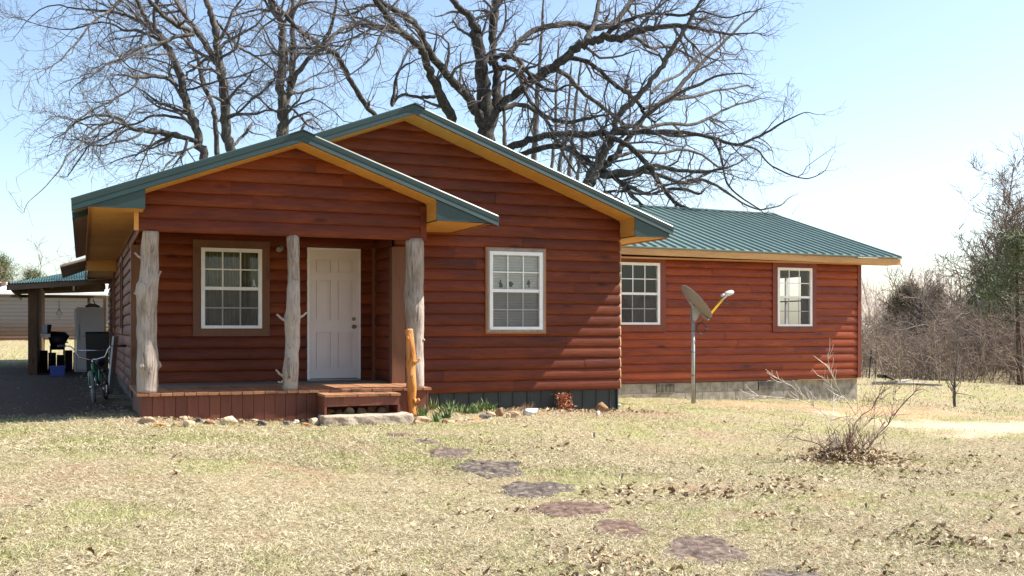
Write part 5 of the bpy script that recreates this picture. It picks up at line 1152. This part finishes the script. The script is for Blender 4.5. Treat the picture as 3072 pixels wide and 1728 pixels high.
wild('bare_tree', at(3035, 66), 10.0, 43, 'bare tree cut by the right edge of the photo', GW, forks=7, r=.22, spread=.45)
wild('bare_tree', at(2700, 74), 5.2, 44, 'lower bare tree just right of the wing in the wood', GW, forks=6, r=.16, spread=.5)
wild('bare_tree', at(2640, 80), 4.0, 45, 'smallest bare tree nearest the wing corner', GW, forks=5, r=.12, spread=.5)
wild('bare_tree', at(2865, 72), 6.8, 46, 'bare tree between the arching one and the tallest one', GW, forks=6, r=.16, spread=.4)
# dark oak with low left-sweeping limbs
def fz(x, y): return (x, y)
L5 = [(0, [(872,1240,20),(868,1180,18),(866,1120,17),(850,1085,15),(800,1060,12),(750,1010,10),(700,950,9),(640,890,9),(580,870,8)]),
 ((0,-1), [(640,890,7),(560,870,6),(480,850,6),(400,865,5),(320,885,4),(240,880,3),(160,840,2)]),((0,1), [(600,880,6),(520,890,5),(430,910,4),(360,935,3)]),((0,-1), [(660,900,6),(720,910,6),(800,915,5),(880,910,4)]),
 ((0,1), [(580,850,5),(660,830,5),(740,800,4),(820,770,4)]),((0,1), [(620,890,6),(560,800,5),(500,720,4),(460,660,3)]),((0,-1), [(800,1060,8),(700,1050,6),(600,1030,5),(500,1060,4),(400,1130,3),(330,1160,2)]),((0,-1), [(640,900,6),(580,950,5),(520,1010,4),(460,1080,3)]),
 ((0,1), [(866,1120,10),(870,1000,9),(860,860,8),(850,720,7),(830,640,5)])]
traced(L5, (2560, 600, 2.2637), 40, 2, 21, name='oak_tree', label='dark oak with low limbs sweeping left at the wood edge', group=GW, dens=(.8, 1.6, 1.6), K=KS)
# evergreens
def pine(name, base, H, seed, label, group, c0=.3, w=2.2, mat='pine', r=.16, clumps=150, csz=.5, per=60):
    rs = np.random.RandomState(seed); tr = TB(); b = np.array((base[0], base[1], g1(base[0], base[1])-.1)); c, cr = wander(b, np.array((rs.normal(0, .04), 0, 1.)), H*.97, r, .03, 10, .03, .03, rs); tr.tube(c, cr, 8, .5)
    C = np.array(c); V = []; T = []
    for k in range(clumps):
        f = c0+(1-c0)*rs.rand()**.85; p = C[0]+(C[-1]-C[0])*0; i = f*(len(C)-1); j = min(int(i), len(C)-2); p = C[j]+(C[j+1]-C[j])*(i-j)
        a = rs.rand()*6.283; rad_ = w*(1-((f-c0)/(1-c0))**1.6*.85)*rs.uniform(.35, 1)*(.6+.4*math.sin(k*1.7)**2); e = p+np.array((math.cos(a)*rad_, math.sin(a)*rad_, rad_*.25+rs.normal(0, .2)))
        if k % 2 == 0: tr.tube([p, (p+e)/2-np.array((0, 0, .06)), e], [.035, .025, .012], 4, .5)
        n = per; q = e+rs.normal(0, 1, (n, 3))*np.array((csz, csz, csz*.55))*.55; d = rs.normal(0, 1, (n, 3)); d[:, 2] += .5; d /= np.linalg.norm(d, axis=1)[:, None]; s = np.cross(d, rs.normal(0, 1, (n, 3))); s /= np.linalg.norm(s, axis=1)[:, None]
        L = rs.uniform(.14, .30, (n, 1)); W = rs.uniform(.010, .022, (n, 1)); V.append(np.stack((q-s*W, q+s*W, q+d*L+s*W*.3, q+d*L-s*W*.3), 1).reshape(-1, 3)); tt = np.clip(rs.normal(.45+.15*math.sin(k*2.3), .22, n), 0, 1); T.append(tt)
    root = empty(name, (float(b[0]), float(b[1]), float(b[2])+.1), label, 'tree', group); tr.build('trunk', [M['pine_bark']], root)
    V = np.concatenate(V)-np.array(b)-np.array((0, 0, .1)); F_ = np.arange(len(V)).reshape(-1, 4); fastmesh('crown', V, F_, [M[mat]], {'tint': ('FACE', np.concatenate(T))}, False, root); return root
GE = 'evergreens in the wood on the right'
pine('pine_tree', at(3062, 47), 7.0, 51, 'tall open pine at the right edge of the photo', GE, c0=.42, w=1.9, clumps=70)
pine('pine_tree', at(2975, 56), 6.0, 52, 'shorter yellow green pine left of the tall open pine', GE, c0=.45, w=1.7, clumps=46)
pine('cedar_tree', at(2698, 68), 5.7, 53, 'round topped brownish cedar nearest the wing', GE, c0=.45, w=1.5, mat='cedar_leaf', clumps=150, csz=.6)
pine('cedar_tree', at(2830, 76), 6.5, 54, 'small brownish cedar further back in the wood', GE, c0=.6, w=1.2, mat='cedar_leaf', clumps=70)
GL = 'trees beyond the long shed on the left'
pine('pine_tree', at(10, 70), 5.9, 55, 'dark pine at the left edge above the white shed roof', GL, c0=.2, w=2.4, clumps=160)
pine('pine_tree', at(95, 78), 5.6, 56, 'second pine from the left above the shed roof', GL, c0=.25, w=2.0, clumps=120)
wild('bare_tree', at(165, 85), 6.6, 57, 'pale bare tree between the pine and the roof eave', GL, forks=6, r=.1, dens=(.7, 1.2, 1.4))
wild('bare_tree', at(230, 88), 7.0, 58, 'bare tree seen just left of the hanging eave', GL, forks=6, r=.1, dens=(.7, 1.2, 1.4))
wild('bare_tree', at(45, 66), 5.0, 59, 'small tan bare tree in front of the left pines', GL, forks=6, r=.08, dens=(.7, 1.2, 1.4))
# thicket: masses of thin upright brush
def brush(name, spots, n, label, seed, hmul=1):
    rs = np.random.RandomState(seed); tb = TB()
    for (px, t, H) in spots:
        for k in range(n):
            tt = t*(1+rs.normal(0, .10)); x, y = at(px+rs.uniform(-45, 45), tt); z = g1(x, y); h = H*hmul*rs.uniform(.4, 1.1)
            c, cr = wander(np.array((x, y, z-.1)), np.array((rs.normal(0, .25), rs.normal(0, .25), 1)), h, .02+.004*h, .008, 6, .13, .02, rs); tb.tube(c, cr, 3, rs.rand()); P = np.array(c)
            for _ in range(int(h*6)):
                i = rs.randint(1, 6); d = child_dir(unit(P[i]-P[i-1]), rs.uniform(.4, 1.2), rs); q, qr = wander(P[i], d, h*rs.uniform(.14, .42), .012, .006, 4, .2, .02, rs); tb.tube(q, qr, 3, rs.rand())
                if rs.rand() < .6: d = child_dir(d, .7, rs); q, qr = wander(q[2], d, h*.12, .008, .005, 3, .2, 0, rs); tb.tube(q, qr, 3, rs.rand())
    o = tb.build(name, [M['brush']], None, False); tag(o, label, 'brush', None, 'stuff'); return o
sp = [(px, 54+6*math.sin(px*.013), 2.3+ min(1.1, (px-2600)/470)*2.0+.7*math.sin(px*.05)) for px in range(2560, 3440, 28)]+[(px, 72, 3.2+min(1.1, (px-2580)/480)*2.6) for px in range(2560, 3440, 32)]
brush('thicket', sp, 20, 'reddish brown leafless thicket filling the edge of the wood on the right', 61)
sp = [(px, 92, 4.6+.5*math.sin(px*.04)) for px in range(-80, 360, 30)]
brush('thicket', sp, 18, 'pale leafless brush beyond the long shed on the left', 62)
def woods():
    rs = np.random.RandomState(77); V = []; T = []
    for px in np.arange(2480, 3800, 3.6):
        for k in range(26):
            t = rs.uniform(85, 130); x, y = at(px+rs.uniform(-4, 4), t); z = -3.4+rs.rand()**1.3*(5.6+min(1.1, (px-2480)/560)*3.0+1.0*math.sin(px*.03)); a = rs.rand()*3.14; h = rs.uniform(.5, 2.2); w = rs.uniform(.03, .09); l = rs.normal(0, .35)
            V += [(x-w, y, z), (x+w, y, z), (x+w*.4+l*h, y+math.sin(a), z+h), (x-w*.4+l*h, y+math.sin(a), z+h)]; T.append(rs.rand())
    V = np.array(V); o = fastmesh('woodland', V, np.arange(len(V)).reshape(-1, 4), [M['far_brush']], {'tint': ('FACE', np.array(T))}); tag(o, 'hazy grey brown woodland far behind the thicket', 'woodland', None, 'stuff')
woods()
# sapling on the lawn and the bare shrub
L6 = [(0, [(688,1412,9),(686,1340,9),(685,1290,9),(688,1230,6),(695,1160,5),(705,1080,4),(706,1020,3),(700,960,2)]),((0,-.3), [(686,1300,4),(660,1280,3),(640,1250,2),(632,1200,2)]),((0,.3), [(686,1290,5),(660,1230,4),(630,1165,2)]),
 ((0,.3), [(688,1280,4),(710,1250,3),(740,1220,2)]),((0,.3), [(690,1220,4),(712,1150,3),(722,1090,2),(745,1040,1)]),((0,-.2), [(700,1120,3),(670,1070,2),(655,1010,1)]),((0,-.3), [(686,1310,3),(760,1320,2),(830,1335,1)])]
KP = dict(rmax=(.012, .006), len=(.45, .25), seg=(5, 4), sides=(3, 3), gn=.12, up=.12)
traced(L6, (2560, 600, 2.2637), 20.0, 1, 71, name='young_fruit_tree', label='thin leafless young tree standing alone on the grass at right', dens=(3.5, 2.5), K=KP, mat='bark')
M['twig_pale'] = M['twig']
def shrub():
    rs = np.random.RandomState(81); tb = TB(); sc = 3.22; base = ground_px(2250+950/sc, 1030+1110/sc); Y = base.y
    S_ = [[(780,1080,7),(700,1000,7),(600,950,6),(500,930,5),(440,915,3)],[(820,1085,7),(770,1010,5),(800,970,5),(830,870,6),(780,780,5),(720,690,4),(600,600,4),(480,550,4),(320,525,3),(160,510,3),(0,510,2)],
     [(870,1040,6),(840,930,6),(820,850,5),(740,700,4),(620,610,4),(500,500,4),(400,410,4),(280,345,4),(160,280,3)],[(800,790,4),(805,620,4),(812,500,4),(790,430,3),(760,380,3),(690,310,2)],
     [(940,950,6),(890,820,5),(1020,690,1)],[(1015,680,6),(950,580,6),(880,500,5),(830,400,5),(800,310,4),(770,240,3),(745,95,2)],[(850,470,4),(780,420,3),(710,380,2)],[(790,280,4),(730,210,4),(650,145,3)],
     [(960,1000,8),(990,880,8),(1020,760,8),(1080,690,8),(1180,630,7),(1220,540,6),(1290,450,5),(1380,420,3)],[(970,960,8),(1060,840,7),(1150,760,6),(1200,700,6),(1200,600,5),(1250,500,4),(1320,440,3)],
     [(1130,1020,10),(1200,930,10),(1280,840,9),(1340,780,8),(1370,700,8),(1440,630,8),(1520,540,8),(1600,460,6),(1720,350,3)],[(1150,1010,9),(1180,900,8),(1260,820,7),(1300,760,7)],[(1360,760,5),(1380,600,5),(1400,520,4),(1410,450,3)],
     [(1190,640,5),(1290,600,4),(1430,590,2)],[(1150,630,4),(1200,560,4),(1300,520,3),(1400,480,2)],[(1020,690,6),(1060,630,5),(1110,595,5),(1150,590,4)],[(960,1030,8),(1010,900,5),(990,780,4)],[(1080,1030,6),(1090,960,6),(1040,860,4),(1030,770,3)],
     [(940,1040,8),(938,1150,7),(945,1260,6),(955,1370,4)],[(970,1020,9),(1060,1120,8),(1150,1200,6)],[(900,1110,6),(980,1060,6),(1090,1170,6),(1140,1230,5)],[(930,1050,9),(960,960,10),(965,860,9),(955,780,6)],[(1100,1100,9),(1100,1000,8),(1105,930,6)],
     [(860,1080,8),(870,1000,5),(840,900,4)],[(1590,470,4),(1660,440,3),(1760,480,2)],[(1200,700,4),(1190,860,3),(1150,960,3)],[(600,950,4),(580,860,3),(560,790,2)],[(520,540,3),(430,380,2)],[(640,545,3),(580,470,2),(525,415,2)],
     [(1210,540,4),(1210,400,3),(1222,200,3),(1228,20,2)],[(1580,460,4),(1580,330,3),(1585,180,2)],[(1440,440,3),(1465,300,3),(1470,200,2)],[(540,850,3),(450,830,3),(380,880,3),(290,945,2)],[(560,800,3),(440,790,3),(250,830,3),(60,850,2)],
     [(780,750,3),(900,710,3),(1010,700,2)],[(1250,720,4),(1290,800,4),(1290,900,3),(1220,1000,3)],[(1490,1080,3),(1500,980,2),(1480,900,2)]]
    for k in range(20): a = rs.uniform(-1, 1); h = rs.uniform(.35, 1.2); S_.append([(950+a*140+rs.normal(0, 20), 1100+rs.normal(0, 12), 6), (950+a*150+rs.normal(0, 25), 1095-70*h, 5), (950+a*190+rs.normal(0, 35), 1090-150*h, 4), (950+a*240+rs.normal(0, 50), 1080-230*h, 2)])
    for L in S_:
        dy = rs.normal(0, .28); m = len(L); pts = [np.array(on_y(2250+x/sc, 1030+y/sc, Y+dy*min(1, i/2))) for i, (x, y, w) in enumerate(L)]; rad = [w/sc/2*1.5*base.length/F for x, y, w in L]
        P = [pts[0]]; Rr = [rad[0]]
        for i in range(1, m):
            P += [(pts[i-1]+pts[i])/2+rs.normal(0, .006, 3), pts[i]]; Rr += [(rad[i-1]+rad[i])/2, rad[i]]
        t = .95 if L[0][0] < 900 and L[-1][1] < 600 or L[0][0] == 940 or L[0][0] == 1015 else rs.uniform(.1, .6); tb.tube(P, Rr, 6, t)
        if m > 3: twigs_s(tb, P, Rr, rs, t)
    root = empty('bare_shrub', (base.x, base.y, g1(base.x, base.y)), 'leafless many stemmed shrub on the lawn in front of the wing', 'shrub'); tb.build('stems', [M['shrub']], root)
    return base
def twigs_s(tb, P, Rr, rs, t):
    P = np.array(P)
    for _ in range(int(len(P)*1.3)):
        i = rs.randint(2, len(P)); d = child_dir(unit(P[i]-P[i-1]), rs.uniform(.4, .9), rs); c, cr = wander(P[i-1], d, rs.uniform(.08, .26),   .0036, .002, 4, .12, .08, rs); tb.tube(c, cr, 3, t)
SB = shrub()
# ------------------------------------------------------------------ ground sheet
def axis(a, b, lo, hi, st, g=1.13):
    xs = list(np.arange(a, b, st)); s = st; x = b
    while x < hi: xs.append(x); s *= g; x += s
    xs.append(hi); s = st; x = a; pre = []
    while x > lo: s *= g; x -= s; pre.append(max(x, lo))
    return np.array(sorted(set(pre))+xs)
xs = axis(-9, 24, -500, 600, .13); ys = axis(1.5, 24, -300, 700, .13)
gx, gy = np.meshgrid(xs, ys); fx, fy = gx.ravel(), gy.ravel(); fzv = gz(fx, fy)
sand, earth = m_sand(fx, fy); green = m_green(fx, fy)
fzv = fzv-sand*.02
soil = np.clip((fbm(fx*1.8+9, fy*2.2, 71, 4)-.62)*5, 0, .7)
side = np.clip((1.6-np.abs(fx+1.6)/2.2+(fbm(fx, fy, 33, 3)-.5)*1.2), 0, 1)*np.clip((fy-14.2)*.9, 0, 1)*np.clip((34-fy)*.4, 0, 1); side = np.clip(side*1.6, 0, 1)  # mask of the painted shade on the ground beside the left wall
soil = np.maximum(soil, np.clip(1-np.abs(fy-14.2-.0*fx)/1.0, 0, 1)*((fx > .4) & (fx < 8.6))*.9)
soil = np.maximum(soil, np.exp(-((fx-SB.x)**2+(fy-SB.y)**2)/.25)*.9)
nx, ny = len(xs), len(ys); i = np.arange(ny-1)[:, None]*nx+np.arange(nx-1)[None]; Fq = np.stack((i, i+1, i+nx+1, i+nx), -1).reshape(-1, 4)
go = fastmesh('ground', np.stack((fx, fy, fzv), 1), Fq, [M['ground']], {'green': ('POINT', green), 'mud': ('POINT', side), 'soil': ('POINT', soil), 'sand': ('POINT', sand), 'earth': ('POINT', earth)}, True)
tag(go, kind='structure')
# ------------------------------------------------------------------ dead lawn blades
def in_view(n, t0, t1, pw, rs, m=.10):
    u = rs.uniform(-(1536/F)-m, 1536/F+m, n); r = rs.rand(n); t = (t0**(1-pw)+r*(t1**(1-pw)-t0**(1-pw)))**(1/(1-pw))
    return (math.sin(YAW)+math.cos(YAW)*u)*t, (math.cos(YAW)-math.sin(YAW)*u)*t, t
def clear(x, y):
    k = np.ones(len(x), bool)
    k &= ~((x > .62) & (x < 4.45) & (y > 13.72)); k &= ~((x > 4.3) & (x < 8.05) & (y > 15.0)); k &= ~((x > 8) & (x < 16.0) & (y > 18.65)); k &= ~((x > .6) & (x < 8.05) & (y > 15)); k &= ~((x > 2.75) & (x < 4.0) & (y > 13.0) & (y < 13.8))
    for cx, cy, w, d, a in FSP:
        dx, dy = x-cx, y-cy; lx = dx*math.cos(a)+dy*math.sin(a); ly = -dx*math.sin(a)+dy*math.cos(a); k &= ((lx/w)**2+(ly/d)**2) > .62+.7*(vn(x*8, y*8, 3)-.5)
    s, e = m_sand(x, y); k &= RS.rand(len(x)) > np.maximum(s*.97, e*.8)
    so = np.clip((fbm(x*1.8+9, y*2.2, 71, 4)-.62)*5, 0, .7); k &= RS.rand(len(x)) > so*.45
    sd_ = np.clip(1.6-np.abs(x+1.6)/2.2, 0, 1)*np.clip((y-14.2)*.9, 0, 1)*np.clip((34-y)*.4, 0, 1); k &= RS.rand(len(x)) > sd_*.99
    return k
def blades(n, t0, t1, pw, L, W, flat):
    x, y, t = in_view(n, t0, t1, pw, RS); k = clear(x, y); x, y, t = x[k], y[k], t[k]; n = len(x)
    z = gz(x, y); a = RS.rand(n)*6.283; el = np.abs(RS.normal(0, flat, n)); sc = RS.uniform(.5, 1.4, n)*(.6+.8*fbm(x*1.5, y*1.5, 91, 3))
    g = m_green(x, y); gg = np.clip((RS.rand(n) < g*.72)*RS.uniform(.5, 1, n), 0, 1); el = np.where(gg > 0, el+.35, el)
    d = np.stack((np.cos(a)*np.cos(el), np.sin(a)*np.cos(el), np.sin(el)), 1); s = np.stack((-np.sin(a), np.cos(a), RS.normal(0, .5, n)), 1); b = np.stack((x, y, z+RS.uniform(-.002, .012, n)), 1)
    Lr = (L*sc)[:, None]; Wr = (W*RS.uniform(.6, 1.3, n))[:, None]; mid = b+d*Lr*.55+np.array((0, 0, 1))*Lr*.10; tip = b+d*Lr+s*Lr*RS.normal(0, .18, n)[:, None]
    V = np.stack((b-s*Wr, b+s*Wr, mid+s*Wr*.8, mid-s*Wr*.8, tip), 1).reshape(-1, 3); o = np.arange(n)[:, None]*5
    F_ = np.concatenate((o+np.array([[0, 1, 2, 3]]), o+np.array([[3, 2, 4, 4]]))); 
    q = np.concatenate((o+np.array([[0, 1, 2, 3]]),)); tri = o+np.array([[3, 2, 4]])
    return V, q, tri, RS.rand(n), gg
def lawn():
    Vs = []; Qs = []; Ts = []; ti = []; gr_ = []; off = 0
    for args in ((320000, 5.2, 12, 1.6, .044, .0014, .26), (250000, 10, 26, 1.2, .045, .0022, .30), (40000, 22, 46, 1.05, .07, .007, .5)):
        V, q, t, r, g = blades(*args); Vs.append(V); Qs.append(q+off); Ts.append(t+off); ti.append(r); gr_.append(g); off += len(V)
    V = np.concatenate(Vs); Q = np.concatenate(Qs); T = np.concatenate(Ts); r = np.concatenate(ti); g = np.concatenate(gr_)
    me = bpy.data.meshes.new('lawn'); me.vertices.add(len(V)); me.vertices.foreach_set('co', V.astype(np.float32).ravel()); idx = np.concatenate((Q.ravel(), T.ravel())); me.loops.add(len(idx)); me.loops.foreach_set('vertex_index', idx.astype(np.int32))
    st = np.concatenate((np.arange(len(Q))*4, len(Q)*4+np.arange(len(T))*3)).astype(np.int32); me.polygons.add(len(st)); me.polygons.foreach_set('loop_start', st); me.update(calc_edges=True)
    for nm, a in (('tint', r), ('green', g)): at_ = me.attributes.new(nm, 'FLOAT', 'FACE'); at_.data.foreach_set('value', np.concatenate((a, a)).astype(np.float32))
    me.materials.append(M['grass']); o = bpy.data.objects.new('lawn', me); COL.objects.link(o); tag(o, 'short dead straw coloured lawn grass with greener patches', 'grass', None, 'stuff')
lawn()
# ------------------------------------------------------------------ fallen leaves
def leaves():
    rs = np.random.RandomState(5); X = []; Y = []; 
    x, y, t = in_view(26000, 5.4, 17, 1.5, rs); n_ = fbm(x*.7, y*.9, 15, 4)
    dens = np.clip((n_-.42)*2.4, .04, 1); u_ = (x*math.cos(YAW)-y*math.sin(YAW)); right = np.clip((u_/t+.12)*3.2, .08, 1)*np.clip((13.5-t)/4, .05, 1)
    k = rs.rand(len(x)) < dens*right*1.1; x, y = x[k], y[k]
    m = 900; sx = np.concatenate((rs.normal(SB.x-.08, .34, m), rs.normal(SB.x+.5, .8, 130), rs.normal(-1.6, .35, 120), rs.normal(-1.75, .5, 130))); sy = np.concatenate((rs.normal(SB.y-.12, .24, m), rs.normal(SB.y-.7, .5, 130), rs.normal(13.0, .35, 120), rs.normal(8.0, .5, 130)))
    sx = np.concatenate((sx, rs.uniform(.7, 3.0, 110), rs.uniform(4.5, 8.3, 420))); sy = np.concatenate((sy, rs.normal(13.55, .1, 110), rs.normal(14.6, .16, 420)))
    x = np.concatenate((x, sx)); y = np.concatenate((y, sy)); k = clear(x, y) | (rs.rand(len(x)) < .3); k &= ~((x > .6) & (x < 4.5) & (y > 13.75)); k &= ~((x > 2.75) & (x < 4.05) & (y > 12.98)); k &= ~((x > 4.2) & (x < 8.1) & (y > 14.98)); x, y = x[k], y[k]; n = len(x); z = gz(x, y)
    # lobed leaf outline, folded along the midrib
    out = np.array([(0, 0), (.18, .10), (.30, .30), (.22, .36), (.42, .55), (.28, .62), (.30, .80), (.12, .88), (0, 1.05)]); mid = np.array([(0, 0), (0, .33), (0, .60), (0, .85), (0, 1.05)])
    pts = np.concatenate((out, out[1:-1]*np.array((-1, 1)), mid[1:-1])); # 9 + 7 + 3
    Fl = [(0, 1, 2, 16), (16, 2, 3, 3), (16, 3, 4, 17), (17, 4, 5, 5), (17, 5, 6, 18), (18, 6, 7, 8)]; Fr = [(0, 16, 10, 9), (16, 11, 10, 10), (16, 17, 12, 11), (17, 13, 12, 12), (17, 18, 14, 13), (18, 8, 15, 14)]
    fold = rs.uniform(-.2, 1.6, n); curl = rs.uniform(-1.4, 2.2, n); S = rs.uniform(.018, .048, n)*np.where(rs.rand(n) < .15, 1.35, 1); a = rs.rand(n)*6.283; px, py = pts[:, 0][None]*S[:, None]*1.15, pts[:, 1][None]*S[:, None]*1.3
    pz = np.abs(px)*fold[:, None]+((pts[:, 1][None]-.5)**2)*S[:, None]*curl[:, None]; tx, ty = rs.normal(0, .28, n), rs.normal(0, .28, n)
    pz = pz+px*tx[:, None]+(py-S[:, None]*.6)*ty[:, None]; wx = px*np.cos(a)[:, None]-py*np.sin(a)[:, None]; wy = px*np.sin(a)[:, None]+py*np.cos(a)[:, None]
    lift = -np.minimum(pz.min(1), 0)*.8+rs.uniform(.004, .022, n)+np.where((x-SB.x)**2+(y-SB.y)**2 < .3, rs.uniform(0, .09, n), 0)
    V = np.stack((x[:, None]+wx, y[:, None]+wy, z[:, None]+pz+lift[:, None]), -1).reshape(-1, 3); tris = []
    for f in Fl+Fr:
        tris.append((f[0], f[1], f[2])); 
        if f[3] != f[2]: tris.append((f[0], f[2], f[3]))
    tris = np.array(tris); F_ = (np.arange(n)[:, None, None]*19+tris[None]).reshape(-1, 3); tint = np.repeat(np.clip(rs.beta(1.3, 1.1, n), 0, 1), len(tris))
    o = fastmesh('fallen_leaves', V, F_, [M['leaf']], {'tint': ('FACE', tint)}); tag(o, 'curled brown and pale oak leaves scattered over the lawn', 'leaves', None, 'stuff')
leaves()
# ------------------------------------------------------------------ camera, sky and sun
cam = bpy.data.cameras.new('camera'); co = bpy.data.objects.new('camera', cam); COL.objects.link(co); scene.camera = co
cam.sensor_width = 36; cam.lens = 36*F/3072; cam.shift_y = (HZ-864)/3072; cam.clip_end = 2000; cam.clip_start = .05
co.location = (0, 0, 0); co.rotation_euler = (R(90), 0, -YAW)
SUN = Vector((1, -.19, 1.1)).normalized(); el = math.asin(SUN.z)
sl = bpy.data.lights.new('sun', 'SUN'); sl.energy = 5.0; sl.angle = R(.5); sl.color = (1, .94, .86); so = bpy.data.objects.new('sun', sl); COL.objects.link(so)
so.rotation_euler = SUN.to_track_quat('Z', 'Y').to_euler(); so.location = SUN*60
w = bpy.data.worlds.new('World'); scene.world = w; w.use_nodes = True; nt = w.node_tree; bg = nt.nodes['Background']
sky = nt.nodes.new('ShaderNodeTexSky'); sky.sky_type = 'NISHITA'; sky.sun_disc = False; sky.sun_elevation = el; sky.sun_rotation = math.atan2(SUN.x, SUN.y)
sky.altitude = 100; sky.air_density = 1.0; sky.dust_density = 1.3; sky.ozone_density = 1.0
nt.links.new(sky.outputs[0], bg.inputs[0]); bg.inputs[1].default_value = .108
scene.view_settings.view_transform = 'Standard'; scene.view_settings.look = 'None'; scene.view_settings.exposure = 1.2; scene.view_settings.gamma = 1
scene.view_settings.use_curve_mapping = False
